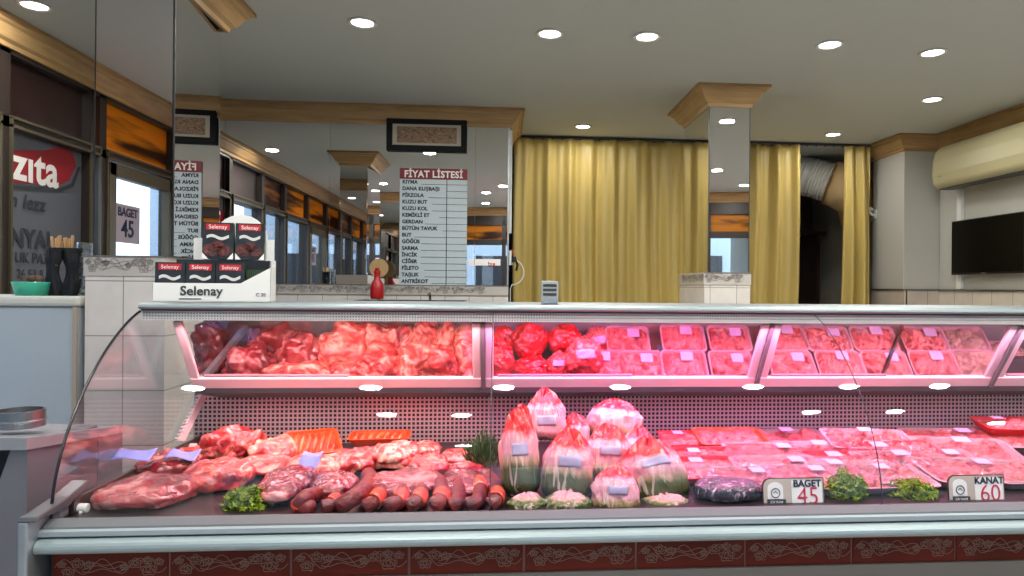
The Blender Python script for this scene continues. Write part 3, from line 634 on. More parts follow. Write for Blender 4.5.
# front tiles
ft=MB().box(DX0+.02,DX1,1.598,1.62,.44,.746,2)
k=0; x=-.733-.265
while x<DX1:
    x1=min(x+.263,DX1)
    a=max(x+.002,DX0+.02)
    ft.box(a,x1-.002,1.594,1.60,.678,.746,0)
    if x+.26<DX1: ribbons(ft,a+.004,.682,(x1-a-.008),lambda u,v:(u,1.5928,v),.0016,1,lines=[[(p[0],p[1]*.8) for p in l] for l in ORN])
    x+=.265
cb(ft,'front_tiles',[M['redtile'],M['redrelief'],M['grout']])
cb(MB().box(DX0+.02,DX1,1.588,1.60,.3,.676),'front_lower_panel',mat('lower_panel_grey',(96,92,88),.45))
# bumper and sills
bp=[(1.60,.745)]+[(1.59-.028*math.cos(t),.7625+.0175*math.sin(t)) for t in [(-PI/2+PI*i/10) for i in range(11)]]+[(1.60,.780)]
cb(MB().prism(bp,'x',DX0-.003,DX1),'bumper',M['alu'],smooth=False)
cb(MB().box(DX0-.01,DX1,1.590,1.62,.778,.785),'bumper_groove',M['greydk'])
cb(MB().prism([(1.580,.784),(1.62,.784),(1.62,.798),(1.586,.798),(1.580,.795)],'x',DX0-.005,DX1),'lower_sill',mat('sill_white_aluminium',(158,172,178),.35,.3))
cb(MB().prism([(1.588,.798),(1.626,.798),(1.626,.811),(1.612,.813),(1.590,.802)],'x',DX0,DX1),'glass_sill',mat('sill_dark_grey',(98,102,106),.45))
# left end post with cap
cb(MB().box(-1.024,DX0-.004,1.545,1.66,0,.828),'end_post',M['steel2'],bevel=.004)
cb(MB().prism([(1.545,.828),(1.66,.828),(1.74,.862),(1.73,.868),(1.66,.85),(1.548,.838)],'x',-1.024,-.985),'end_post_cap',mat('cap_grey',(104,106,110),.35,.6),bevel=.003)
cb(MB().box(-1.028,DX0-.004,1.66,2.45,0,.8),'end_panel',M['steel2'])
# deck, back, shelf
cb(MB().box(DX0+.01,DX1,1.66,2.42,.785,.80),'deck',M['deck'])
cb(MB().box(DX0,DX1,1.622,1.66,.735,.799),'deck_front',M['grey'])
cb(MB().box(-1.03,DX1,2.40,2.43,.79,.985),'perforated_back',M['perf'])
cb(MB().box(DX0+.0,DX0+.012,1.68,2.4,.80,.835),'side_trim',M['brown'])
cb(MB().prism([(2.20,1.003),(2.20,1.025),(2.47,1.025),(2.47,.962),(2.41,.955)],'x',-.94,DX1),'upper_shelf',M['greydk'])
cb(MB().box(-1.03,DX1,2.47,2.49,.80,1.265),'rear_panel',mat('rear_panel_grey',(90,84,88),.4,.3))
cb(MB().box(DX0,DX1,2.03,2.50,1.262,1.288),'top_slab',M['steel2'],bevel=.004)
rp=[(2.04,1.2705),(2.04,1.284),(2.03,1.289),(2.000,1.289),(1.988,1.284),(1.986,1.276),(1.992,1.2705)]
cb(MB().prism(rp,'x',DX0-.005,DX1),'top_rail',M['alu'],bevel=.002)
cb(MB().box(DX0,DX1,1.994,2.03,1.2665,1.2705),'rail_shadow_gap',M['black'])
cb(MB().box(DX0,DX1,2.002,2.03,1.240,1.2662),'lamp_fascia',grid_mat('fascia_grille',(214,214,214),(120,120,122),'xz',.008,.008,.004,rough=.4,holes=True))
# slanted bracket at the end and clips
brk=MB(); a=Vector((2.36,.985)); b=Vector((2.19,.86))
brk.add([(DX0+.012+dx,p.x,p.y) for dx in (0,.004) for p in (a,b,b+Vector((.045,-.012)),a+Vector((.045,-.012)))],[(0,1,2,3),(4,5,6,7),(0,1,5,4),(2,3,7,6),(1,2,6,5),(0,3,7,4)])
for i in range(14):
    p=a.lerp(b,(i+.5)/14); brk.box(DX0+.006,DX0+.022,p.x-.006,p.x-.001,p.y,p.y+.004)
cb(brk,'slotted_bracket',M['framewhite'])
for (x_,y_,Y_) in ((171,447,2.28),(87,508,1.70)):
    q=at(x_,y_,Y_); q.x=DX0+.02
    cb(MB().tube([(q.x-.01,q.y,q.z),(q.x+.012,q.y,q.z)],.011,14).box(q.x-.002,q.x+.004,q.y-.014,q.y+.014,q.z-.024,q.z-.004),'white_clip',M['white'],bevel=.002)
# tilted inner glazing frames
T=Vector((2.075,1.236)); B_=Vector((2.20,1.045)); dn=(B_-T).normalized(); nn=Vector((dn.y,-dn.x))
nn=Vector((-abs(dn.y),-abs(dn.x)))  # towards the viewer
def slab(mb,xa,xb,s0,s1,th=.012):
    """box lying in the tilted plane between heights s0..s1 (0 top, 1 bottom)"""
    P=[T.lerp(B_,s0),T.lerp(B_,s1)]; n2=Vector((-dn.y,dn.x)); n2=n2 if n2.x<0 else -n2
    vs=[(x_,p.x+n2.x*t_,p.y+n2.y*t_) for x_ in (xa,xb) for p in P for t_ in (0,th)]
    return mb.add(vs,[(0,1,3,2),(4,6,7,5),(0,4,5,1),(2,3,7,6),(0,2,6,4),(1,5,7,3)])
divs=[(-.948,-.058),(-.045,.838),(.852,1.66),(1.674,2.34)]
for a,b in divs:
    fr=MB(); slab(fr,a,a+.026,0,1.05); slab(fr,b-.026,b,0,1.05); slab(fr,a,b,.93,1.11,.014)
    o=cb(fr,'inner_frame',M['framewhite'],bevel=.003)
    slab(MB(),a+.028,b-.028,.0,.95,.003).build('inner_pane',M['glass'],o,world=True)
    # sliding-glass edge lines
    q=MB(); slab(q,a+.04,(a+b)/2+.03,.90,.93,.006); q.build('glass_runner',M['whitefoam'],o,world=True)
dv=MB()
for xd in (-.0515,.845,1.667): slab(dv,xd-.006,xd+.006,-.02,1.1,.02)
cb(dv,'frame_divider',M['grey'])
# support arms of the upper shelf
def arm(px0,px1,Y0,Y1,m,w=.012):
    A=at(px0[0],px0[1],Y0); B=at(px1[0],px1[1],Y1); X=(A.x+B.x)/2
    cb(MB().tube([A,B],w,4),'shelf_arm',m)
arm((246,327),(206,376),2.42,2.22,M['grey'],.012)
arm((902,326),(882,377),2.36,2.2,M['black'],.007)
# lamps in the case
def strip(x0,x1,Y,z,col,watt,name,tilt,eml,vis=True,rad=.0055):
    if vis:
        m=mat('tube_glow_'+name,tuple(int(255*c) for c in eml),.4,emit=4.5)
        cb(MB().tube([(x0,Y,z),(x1,Y,z)],rad,10),'lamp_tube',m,smooth=True)
    ld=bpy.data.lights.new('case_lamp','AREA'); ld.shape='RECTANGLE'; ld.size=x1-x0; ld.size_y=.03; ld.energy=watt; ld.color=col; ld.spread=PI*.9
    lo=bpy.data.objects.new('case_lamp',ld); C.objects.link(lo); lo.location=(( x0+x1)/2,Y+.005,z-.012); lo.rotation_euler=(tilt,0,0)
strip(-.93,-.06,2.035,1.236,(1,.50,.54),5.2,'rose',.0,(1,.75,.76),False)
strip(-.04,1.1,2.035,1.236,(1,.30,.66),7.8,'magenta',.0,(1,.55,.78),False)
strip(1.15,2.3,2.035,1.236,(1,.40,.62),5.8,'pink',.0,(1,.65,.8),False)
strip(-.92,-.06,2.14,1.252,(1,.52,.52),1.9,'rose_shelf',.75,(1,.75,.76),False)
strip(-.03,.83,2.14,1.252,(1,.28,.58),3.2,'magenta_shelf',.75,(1,.55,.78),True,.004)
strip(.86,2.3,2.14,1.252,(1,.42,.62),4.2,'pink_shelf',.75,(1,.65,.8),False)
strip(-.92,-.06,2.24,.995,(1,.55,.55),1.6,'rose2',-.1,(1,.8,.8),False)
strip(-.04,1.2,2.24,.995,(1,.30,.64),1.9,'magenta2',-.1,(1,.6,.8),False)
strip(1.2,2.3,2.24,.995,(1,.42,.62),1.3,'pink2',-.1,(1,.65,.8),False)

# ------------------------------------------------------------------ scale display on the case
sd=thing('scale_display','small grey scale display with three slots standing on the case top','scale display',(at(549.5,304,2.14).x,2.14,1.288))
MB().box(-.027,.027,-.008,.012,0,.074).build('housing',mat('display_grey',(150,156,156),.5),sd,bevel=.003)
MB().box(-.021,.021,-.0095,-.008,.028,.036).box(-.021,.021,-.0095,-.008,.042,.05).box(-.021,.021,-.0095,-.008,.056,.064).build('display_slot',M['greydk'],sd)
MB().prism([(-.021,.004),(.021,.004),(.021,.02),(-.004,.024)],'y',-.0095,-.008).build('key_pad',M['steel2'],sd)
# ------------------------------------------------------------------ boxed burger display
bx=thing('display_carton','white cardboard counter carton printed Selenay holding burger packets','carton',(at(215,300,2.13).x,2.13,1.289),(0,0,.2))
W=.160
ct=MB().prism([(-W,0),(W,0),(W,.105),(W-.085,.056),(-W,.056)],'y',-.035,-.032)
ct.prism([(-.035,0),(.09,0),(.09,.11),(-.035,.105)],'x',W-.003,W)
ct.prism([(-.035,0),(.09,0),(.09,.07),(-.035,.056)],'x',-W,-W+.003)
ct.box(-W,W,-.035,.09,0,.003)
ct.prism([(-W,0),(W,0),(W,.13),(.146,.13),(.146,.19),(.138,.19)]+[(.058+.078*math.cos(a),.195+.078*math.sin(a)) for a in [PI*i/16 for i in range(17)]]+[(-.03,.19),(-.03,.07),(-W,.07)],'y',.087,.09)
ct.build('carton_body',M['paper'],bx)
MB().box(-.072,-.042,.06,.063,.09,.195).build('carton_flap',M['paper'],bx); MB().box(.13,.158,.06,.063,.09,.195).build('carton_flap',M['paper'],bx)
text('carton_lettering','Selenay',.038,(-.03,-.0362,.032),FACE,M['inkgrey'],bx,off=.0008)
text('carton_lettering','Lezzet Ustası'[:6]+'',.012,(-.06,-.0362,.009),FACE,M['inkgrey'],bx) if False else None
MB().box(-.09,-.03,-.0362,-.035,.008,.011).build('carton_underline',M['inkgrey'],bx)
text('carton_mark','C 30',.014,(.132,-.0362,.022),FACE,M['inkgrey'],bx)
MB().box(.088,.154,-.01,.04,.004,.098).build('green_insert',grid_mat('insert_green',(44,66,40),(20,26,20),'xz',.006,.05,.0025,rough=.5),bx)
pk_m=[mat('packet_black',(18,18,20),.35,coat=.5),mat('packet_red',(176,26,38),.4),mat('packet_green',(40,70,34),.4),ramp_mat('patty',[(.35,(44,14,14)),(.55,(86,30,26)),(.75,(140,70,56))],60,.5,.3,1,.3,60)]
def packet(w,h,label,loc,tilt=0):
    p=thing('burger_packet',label,'packet',loc,(tilt,0,0),group='black burger packets in the carton')
    MB().box(-w/2,w/2,-.014,.014,0,h,0).box(w/2,w/2+.0006,-.012,.013,.003,h-.003,1).build('packet_box',[pk_m[0],pk_m[2]],p,bevel=.0015)
    MB().box(-w*.38,w*.38,-.0152,-.014,h*.80,h*.96).build('brand_label',pk_m[1],p)
    text('brand_lettering','Selenay',w*.2,(0,-.0162,h*.875),FACE,M['txtwhite'],p,ext=.0003)
    wv=MB()
    wv.grid(lambda u,v:(-w*.36+u*w*.72,-.0152,h*.56+v*h*.08+h*.04*math.sin(u*7)),14,1); wv.build('white_swoosh',mat('swoosh',(200,200,196),.4),p,solid=.0004)
    if h>.09:
        MB().grid(lambda u,v:(w*(.43*math.sin(PI*v))*math.cos(2*PI*u),-.0148-.004*math.cos(PI*v/2)**2*0-.003*(1-v),h*.24+h*.22*v*0+h*.2*math.sin(PI*v*.999)*math.sin(2*PI*u)*1.0),20,5,wrapu=True) if False else None
        pm=MB()
        for cx,cz,r in ((-w*.18,h*.26,w*.3),(w*.2,h*.24,w*.26),(0,h*.36,w*.24)): pm.add([(cx+r*math.cos(a),-.0154,cz+r*.75*math.sin(a)) for a in [i*2*PI/18 for i in range(18)]],[tuple(range(18))])
        pm.build('patty_print',pk_m[3],p)
        MB().add([(-w/2,-.0150,0),(-w*.3,-.0150,0),(-w/2,-.0150,h*.18)],[(0,1,2)]).build('corner_print',M['txtwhite'],p); MB().add([(w/2,-.0150,0),(w*.3,-.0150,0),(w/2,-.0150,h*.18)],[(0,1,2)]).build('corner_print',M['txtwhite'],p)
    return p
def cloc(lx,ly,z):
    v=Matrix.Rotation(.2,3,'Z')@Vector((lx,ly,0))+bx.location; v.z=z; return v
for xx,lb in ((-.117,'black burger packet in the front row at the shopfront end of the carton'),(-.036,'black burger packet in the middle of the front row of the carton'),(.045,'black burger packet beside the green insert in the carton')):
    packet(.078,.112,lb,cloc(xx,-.012,1.293),-.05).rotation_euler.z=.2
packet(.086,.112,'upper black burger packet standing behind, next to the left flap',cloc(.002,.036,1.418),-.03).rotation_euler.z=.2
packet(.082,.112,'upper black burger packet standing behind, next to the right flap',cloc(.092,.036,1.418),-.03).rotation_euler.z=.2
pst=tag(MB().box(-.13,.13,-.015,.02,0,.123).build('packet_stack',pk_m[0]),'dark carton block behind the front packets carrying the upper ones','carton'); pst.location=cloc(.02,.036,1.293); pst.rotation_euler.z=.2

# ------------------------------------------------------------------ meat
def chunk(name,label,cat,group,x0,x1,ytop,Yc,d,zb,mt,seed,rough=.22,tilt=0,sub=5,flat=True):
    xm=(x0+x1)/2; A=at(x0,ytop,Yc); B=at(x1,ytop,Yc); zt=at(xm,ytop,Yc).z
    sx=(B.x-A.x)/2; h=max(.03,zt-zb); sz=h/2; c=Vector(((A.x+B.x)/2,Yc,zb+sz))
    bm=bmesh.new(); bmesh.ops.create_icosphere(bm,subdivisions=sub,radius=1)
    sd=Vector((seed*3.7,seed*1.3,seed*.7))
    for v in bm.verts:
        n=v.co.normalized(); av=(sx+d/2+sz)/3; w_=Vector((n.x*sx/av,n.y*d/2/av,n.z*sz/av)); e=.88
        ds=rough*1.7*noise.noise(w_*1.2+sd)+rough*1.0*noise.noise(w_*2.6+sd*2)+rough*.30*fbm(w_*5.5+sd,3)
        r=1-abs(noise.noise(w_*1.9+sd*3)); ds-=rough*.7*max(0,r-.86)*2.4
        p=Vector((math.copysign(abs(n.x)**e,n.x)*sx,math.copysign(abs(n.y)**e,n.y)*d/2,math.copysign(abs(n.z)**.9,n.z)*sz))
        g=Vector((n.x/sx,n.y/(d/2),n.z/sz)).normalized(); p+=g*ds*min(sx,d/2,sz)*1.15
        if n.z<0:
            q=min(1.5,1/max(.3,math.sqrt(max(.01,1-n.z*n.z)))); q=1+(q-1)*.75; p.x*=q; p.y*=q
        if p.z<-sz*.82: p.z=-sz*.82+(p.z+sz*.82)*.15
        v.co=p
    if tilt: bmesh.ops.rotate(bm,verts=bm.verts,matrix=Matrix.Rotation(tilt,3,'Y'))
    for f in bm.faces: f.smooth=True
    me=bpy.data.meshes.new(name); bm.to_mesh(me); bm.free(); me.materials.append(mt)
    o=bpy.data.objects.new(name,me); C.objects.link(o); o.location=c
    return tag(o,label,cat,group)
G1='meat joints on the upper shelf'; G2='meat joints on the lower deck'
UP=[ # x0,x1,ytop,Y,d,zb,mat,label
 (246,300,322,2.40,.13,1.025,'meatdk','dark red wrapped joint at the upper rear corner of the shelf'),
 (228,276,342,2.30,.14,1.025,'meatdk','dark red joint with a pale edge low beside the shelf arm'),
 (274,324,331,2.34,.15,1.025,'meatdk','round dark joint in wrap lying on flat ribs'),
 (262,334,361,2.27,.12,1.025,'fat','flat marbled rib piece at the bottom front of the shelf'),
 (322,378,322,2.36,.16,1.025,'fat','large wrapped joint with a pale fat streak'),
 (330,374,363,2.27,.11,1.025,'meat','bright red flat cut at the bottom of the middle pile'),
 (364,414,322,2.38,.16,1.025,'fat','tall pale fatty joint leaning in the middle of the shelf'),
 (358,408,352,2.30,.13,1.025,'meat','broad red shoulder piece in front of the pale joint'),
 (410,440,322,2.40,.13,1.025,'fat','small white-streaked piece high at the back'),
 (398,430,345,2.28,.12,1.025,'fat','pink oval joint standing upright with a fat cap'),
 (434,462,321,2.40,.12,1.025,'fat','pale knobbly piece high beside the end joint'),
 (426,458,346,2.29,.13,1.025,'meat','round red rolled joint with spiral grain'),
 (454,477,326,2.33,.13,1.025,'fat','tall narrow pale joint against the frame divider'),
 (196,228,322,2.40,.12,1.025,'meatdk','dark lump standing in for a reflection behind the slanted shelf arm')]  # last entry: dark meat shape imitating a darker reflection
for i,u in enumerate(UP): chunk('meat_joint',u[7],'meat',G1,u[0],u[1],u[2],u[3],u[4],u[5],M[u[6]],i+1)
LO=[
 (102,196,480,1.80,.24,.80,'meatdk','large dark wrapped joint lying at the front end of the deck'),
 (186,250,463,1.92,.20,.80,'meat','red joint with fat veins behind the parsley'),
 (140,200,455,2.02,.18,.80,'meatdk','dark joint with pink top behind the end joint'),
 (206,262,428,2.22,.18,.80,'meat','bright red folded cut rising highest by the perforated panel'),
 (172,212,450,2.20,.14,.80,'fat','small pale piece at the rear end of the deck'),
 (250,298,440,2.18,.16,.80,'fat','pale pink piece beside the bright folded cut'),
 (262,312,472,1.82,.24,.80,'meatdk','dark joint in clear wrap next to the parsley'),
 (286,344,456,2.0,.2,.80,'fat','pink wrapped cut carrying a lilac label'),
 (330,380,451,2.06,.18,.80,'meat','broad red cut behind the first sausages'),
 (236,290,458,2.04,.18,.80,'meat','red cut between the folded cut and the wrapped joint'),
 (372,418,444,2.10,.18,.80,'fat','pink rounded joint below the second orange tray'),
 (408,450,457,2.02,.16,.80,'meat','marbled red cut behind the middle sausages'),
 (408,442,443,2.26,.12,.80,'fat','pale folded piece beside the orange tray end'),
 (440,474,451,2.14,.14,.80,'meat','small red cut near the dill sprigs'),
 (446,486,464,1.98,.14,.80,'meatdk','dark marbled piece above the last sausages'),
 (312,356,476,1.82,.18,.80,'meatdk','dark cut seen between the first sausage loops'),
 (366,440,474,1.84,.2,.80,'meatdk','dark long piece lying behind the sausage loops'),
 (440,492,478,1.84,.18,.80,'meatdk','dark piece tucked below the last sausage loops')]
for i,u in enumerate(LO): chunk('meat_joint',u[7],'meat',G2,u[0],u[1],u[2],u[3],u[4],u[5],M[u[6]],i+31,.25)
# lilac patches imitating end-glass reflections, plus one real lilac label
def sheet(x0,x1,y0,y1,Y,label,mt='lilac',bend=.004,name='label_reflection_sheet',rz=0):
    A=at(x0,y1,Y); B=at(x1,y0,Y+.05)
    def fn(u,v): 
        return (A.x+(B.x-A.x)*u+.02*v*rz,A.y+(B.y-A.y)*v,A.z+(B.z-A.z)*v+bend*math.sin(u*5+v*2))
    return tag(MB().grid(fn,10,6).build(name,M[mt],None,smooth=True,solid=.0015),label,'label')
sheet(110,158,449,460,1.92,'lilac patch over the end joint standing in for a reflection in the end glass')
sheet(164,202,450,459,1.96,'lilac patch beside the pink-topped joint standing in for a glass reflection',bend=.006)
sheet(291,316,452,480,1.88,'lilac label sheet stuck on the pink wrapped cut',bend=.004,rz=1)
# sausages
def smooth_path(P,n=8):
    P=[Vector(p) for p in P]; out=[]
    for i in range(len(P)-1):
        p0,p1,p2,p3=[P[max(0,min(len(P)-1,i+k))] for k in (-1,0,1,2)]
        for j in range(n):
            t=j/n; out.append(.5*((2*p1)+(-p0+p2)*t+(2*p0-5*p1+4*p2-p3)*t*t+(-p0+3*p1-3*p2+p3)*t**3))
    out.append(P[-1]); return out
def zp(x,y): return (280+x*.2257,400+y*.2257)
SA=[ # path in crop pixels with depth
 ([(235,345,1.92),(205,415,1.80),(115,430,1.685),(90,480,1.68),(150,500,1.665)],.7,'sausage loop lowest at the joint end, curled flat'),
 ([(300,340,1.92),(265,400,1.80),(235,460,1.685),(180,500,1.665)],.8,'short dark sausage beside the curled loop'),
 ([(385,325,1.92),(400,360,1.86),(345,420,1.685),(250,495,1.66)],None,'thick long sausage slanting across two others'),
 ([(450,345,1.92),(462,385,1.86),(425,440,1.685),(370,490,1.66)],.75,'sausage with an orange and white band near its foot'),
 ([(515,355,1.92),(550,385,1.86),(530,440,1.685),(460,495,1.66)],.82,'sausage with an orange band hidden low by the sill'),
 ([(580,350,1.92),(625,385,1.86),(615,440,1.685),(560,495,1.66)],.85,'slim sausage with a checked orange band at its foot'),
 ([(665,350,1.92),(705,385,1.86),(715,440,1.685),(670,490,1.66)],.78,'fat sausage with a wide orange band in its middle'),
 ([(740,350,1.92),(785,385,1.86),(790,440,1.685),(750,495,1.66)],None,'plain sausage standing between two banded ones'),
 ([(830,345,1.92),(880,385,1.86),(880,440,1.685),(820,495,1.66)],.38,'sausage with an orange band high on its shoulder'),
 ([(895,320,1.92),(945,365,1.86),(960,430,1.685),(925,490,1.66)],.86,'last sausage of the row, beside the glass joint')]
for i,(P,bd,lb) in enumerate(SA):
    pts=[]
    for x,y,Yd in P:
        a,b=zp(x,y); q=at(a,b,Yd); q.z=max(q.z,.812); pts.append(q)
    o0=pts[0].copy()
    t=thing('sausage',lb,'sausage',(sum(p.x for p in pts)/len(pts),1.8,.80),group='curved sausages along the front glass')
    path=smooth_path(pts,8); n=len(path); rad=[.0185*(1+.06*noise.noise(Vector((i*3+k*.35,0,0)))) for k in range(n)]
    if i==2 or i==6: rad=[r*1.15 for r in rad]
    rad[0]*=.35; rad[-1]*=.35; rad[1]*=.85; rad[-2]*=.85
    MB().tube(path,rad,16).build('casing',M['sausage'],t,smooth=True,world=True)
    if bd:
        k=int(bd*(n-1)); k=max(3,min(n-10,k)); seg=path[k-1:k+4]
        MB().tube(seg,[rad[k]*1.1]*len(seg),16,cap=False).build('paper_band',M['band'],t,smooth=True,world=True,solid=.001)
# foam trays
def tray_shell(mb,L_,W_,h,mi=0):
    def ring(l,w,z,r=.02):
        pts=[]
        for cx,cy,a0 in ((l/2-r,w/2-r,0),(-l/2+r,w/2-r,PI/2),(-l/2+r,-w/2+r,PI),(l/2-r,-w/2+r,3*PI/2)):
            for i in range(5): a=a0+PI/2*i/4; pts.append((cx+r*math.cos(a),cy+r*math.sin(a),z))
        return pts
    rings=[ring(L_*.86,W_*.8,0),ring(L_*.97,W_*.95,h*.85),ring(L_,W_,h*.95),ring(L_,W_,h),ring(L_*.95,W_*.92,h),ring(L_*.84,W_*.77,h*.2)]
    n=20; vs=[p for r_ in rings for p in r_]; fs=[(i*n+j,i*n+(j+1)%n,(i+1)*n+(j+1)%n,(i+1)*n+j) for i in range(5) for j in range(n)]
    fs+=[tuple(range(n))[::-1],tuple(5*n+j for j in range(n))]
    return mb.add(vs,fs,mi)
def make_tray(label,L_,W_,h,foam,meat,seed,kind='lumps',sticker=True,pos=(.1,.1),film=True,cat='meat tray'):
    R=random.Random(seed)
    t=thing('meat_tray',label,cat)
    tray_shell(MB(),L_,W_,h).build('foam_tray',M[foam],t,smooth=False)
    bl=[]
    if kind=='lumps':
        for i in range(20): bl.append((R.uniform(-.46,.46)*L_,R.uniform(-.44,.44)*W_,R.uniform(.018,.03),R.uniform(.014,.02),R.uniform(0,PI),R.uniform(.012,.024)))
    elif kind=='slices':
        for i in range(7): bl.append(((-.4+.8*i/6)*L_,R.uniform(-.02,.02)*W_,.02,W_*.48,R.uniform(-.35,.05)+PI,R.uniform(.014,.02)))
    elif kind=='links':
        for i in range(8): bl.append(((-.42+.84*i/7)*L_,0,L_*.052,W_*.46,-.35,.022))
    def top(u,v):
        x=(u-.5)*L_*.9; y=(v-.5)*W_*.88; z=h*.55
        for cx,cy_,a,b,r,hh in bl:
            dx,dy=x-cx,y-cy_; p=(dx*math.cos(r)+dy*math.sin(r))/a; q=(-dx*math.sin(r)+dy*math.cos(r))/b; d2=p*p+q*q
            if d2<1: z=max(z,h*.6+hh*math.sqrt(1-d2))
        e=min(u,1-u,v,1-v); z=min(z,h*.5+(h*1.0)*min(1,e*9)); z+=.0018*fbm(Vector((x*60,y*60,seed)))
        return (x,y,z)
    MB().grid(top,44,30).build('meat_pieces',M[meat],t,smooth=True)
    if film:
        MB().grid(lambda u,v:((u-.5)*L_*1.0,(v-.5)*W_*1.0,h*1.03+(.014*min(1,min(u,1-u,v,1-v)*5))+.0012*math.sin(u*31+v*17)),16,10).build('cling_film',M['film'],t,smooth=True)
    if sticker:
        px_,py_=pos; z_=h*1.03+.0165
        MB().box(-.022+px_*L_,.022+px_*L_,-.018+py_*W_,.018+py_*W_,z_,z_+.0008).build('sticker',M['sticker'],t)
    return t
# prototypes: placed once, then copied
PT={
 'pink':make_tray('x',.17,.12,.022,'whitefoam','mince',11,'slices',pos=(.05,.2)),
 'pink2':make_tray('x',.17,.12,.022,'whitefoam','cutlet',12,'lumps',pos=(.12,.15)),
 'big':make_tray('x',.27,.18,.026,'whitefoam','mince',13,'lumps',pos=(0,.2)),
 'big2':make_tray('x',.27,.18,.026,'whitefoam','cutlet',14,'slices',pos=(.2,.1)),
 'bigred':make_tray('x',.27,.18,.03,'redfoam','mince',15,'lumps',pos=(-.2,.1)),
 'bigorange':make_tray('x',.27,.18,.03,'orange','mince',18,'lumps',sticker=False),
 'brown':make_tray('x',.17,.12,.022,'whitefoam','brownmeat',16,'lumps',sticker=False),
 'orange':make_tray('x',.2,.13,.022,'orange','carrot',17,'links',sticker=False,film=False),
}
used=set()
def put_tray(kind,label,px_,py_,Y,tilt,rz=0,s=1,group='meat trays on the lower deck',ry=0):
    if kind in used: t=copy_tree(PT[kind])
    else: used.add(kind); t=PT[kind]
    q=at(px_,py_,Y); t.location=q; t.rotation_euler=(tilt,ry,rz); t.scale=(s,s,s); t['label']=label; t['group']=group; return t
GU='meat trays on the upper shelf'
U=[('pink2','tray half hidden behind the red bags, upper row',627,342,2.36),('pink','tray right of the red bags, upper row, sticker up',682,341,2.36),('pink2','tray under the second light reflection, upper row, before the magenta frame',728,341,2.36),
   ('pink','tray peeking beside the lowest red bag, lower row',601,367,2.28),('pink2','tray in the lower row below the half hidden one',640,367,2.28) ,('pink','tray in the lower row, middle of the magenta section',683,367,2.28),('pink2','tray in the lower row touching the magenta frame',730,367,2.28)]
for k,lb,x,y,Y in U:
    put_tray(k,'pink chicken '+lb,x,y,Y,.95,0,.93 if k=='pink' else .9,GU)
U2=[('pink','tray upper row, just past the magenta frame post',783,341,2.36,0),('pink2','tray upper row with a bright white rim',826,342,2.36,-.06),('pink','tray upper row before the black shelf arm',872,342,2.36,-.08),('pink2','tray upper row just past the black shelf arm, wide sticker',922,342,2.36,-.1),('brown','tray of brownish meat in the upper row',962,342,2.37,-.12),
    ('pink2','tray lower row, just past the magenta frame post',790,367,2.28,0),('pink','tray lower row under the white-rimmed one',838,367,2.28,-.05),('pink2','tray lower row left of the black shelf arm foot',884,367,2.28,-.08),('pink','tray lower row right of the black shelf arm foot',932,367,2.28,-.1),('brown','tray of brownish meat in the lower row with a white corner',975,366,2.28,-.12)]
for k,lb,x,y,Y,rz in U2:
    put_tray(k,('pink poultry ' if k!='brown' else 'white foam ')+lb,x,y,Y,.85,rz,.95,GU)
put_tray('brown','small brownish tray lying flat at the far end of the upper shelf',1003,352,2.36,.5,.1,.8,GU)
# orange trays with links
put_tray('orange','bright orange foam tray of orange links leaning by the folded cut',312,446,2.24,.55,.45,.86,'orange foam trays')
put_tray('orange','shallow orange foam tray of orange links seen edge on',380,441,2.28,.02,.06,.98,'orange foam trays')
# lower deck trays, sorted from the rear to the front
D=[('bigred','pink tray with red sides at the rear beside the bags',690,445,2.22,.28,0,.75),
   ('bigorange','tray with an orange rim lying on top of the rear row',730,444,2.20,.28,0,.86),
   ('big2','flat tray low in the rear row under the orange rimmed one',712,456,2.28,.2,0,.9),
   ('big','flat tray low in the rear row under the large white rimmed one',880,456,2.28,.2,0,.9),
   ('big','flat tray behind the price card area, rear row',790,455,2.26,.24,.05,1.0),
   ('bigred','red foam tray above the dark vegetable bag',708,473,2.02,.26,0,.75),
   ('big2','flat tray in the second row, sticker near its middle',768,471,2.05,.22,-.03,.9),
   ('big','flat tray in the second row towards the big white tray',822,475,2.04,.22,-.1,.95),
   ('big2','flat tray in the third row above the first price card',780,487,1.88,.22,.04,.9),
   ('big','large white rimmed tray lying on the rear row past the price cards',868,447,2.12,.26,-.18,1.0),
   ('bigred','red foam tray between the curved joint and the second parsley',898,475,2.0,.24,-.04,1.0),
   ('big2','darker marbled tray at the rear past the glass joint',948,452,2.24,.24,-.12,1.05),
   ('big','white rimmed tray lying above the second price card',965,473,2.02,.26,-.22,1.05),
   ('big2','marbled tray at the rear end of the deck',1008,457,2.22,.24,-.1,1.1),
   ('bigred','red foam tray raised highest at the far end',1012,431,2.26,.2,-.15,.85),
   ('big2','pale tray low at the sill beyond the second price card',1024,495,1.82,.2,0,.85),
   ('big','pale tray at the sill between the two parsley bunches',886,500,1.80,.2,.04,.8),
   ('big2','pale tray at the sill beside the dark vegetable bag',742,503,1.80,.2,0,.8),
   ('big','pale tray at the sill behind the first parsley bunch',838,497,1.84,.2,0,.85),
   ('big2','pale tray behind the second price card at the sill',966,497,1.84,.2,-.05,.9),
   ('big2','pale tray low at the sill hidden behind the first price card',800,498,1.80,.2,0,.85),
   ('bigred','red tray in the third row between the price cards',852,480,1.92,.22,-.03,.9),
   ('big2','marbled tray in the second row past the glass joint',935,484,1.95,.22,-.08,.9),
   ('big','tray in the third row above the second parsley',905,486,1.90,.22,-.06,.95),
   ('bigred','red foam tray in the third row beside the largest bag',712,487,1.90,.22,.04,.8)]
for k,lb,x,y,Y,tl,rz,s in D:
    y-=1; tl*=.55 if Y>2.1 else .75; s*=1.0 if Y>2.1 else 1.06; t=put_tray(k,lb,x,y,Y,tl,rz,s); t.location.z=max(t.location.z,.802+math.sin(tl)*.075*s)
for k,t in PT.items():
    if k not in used: print('unused',k)
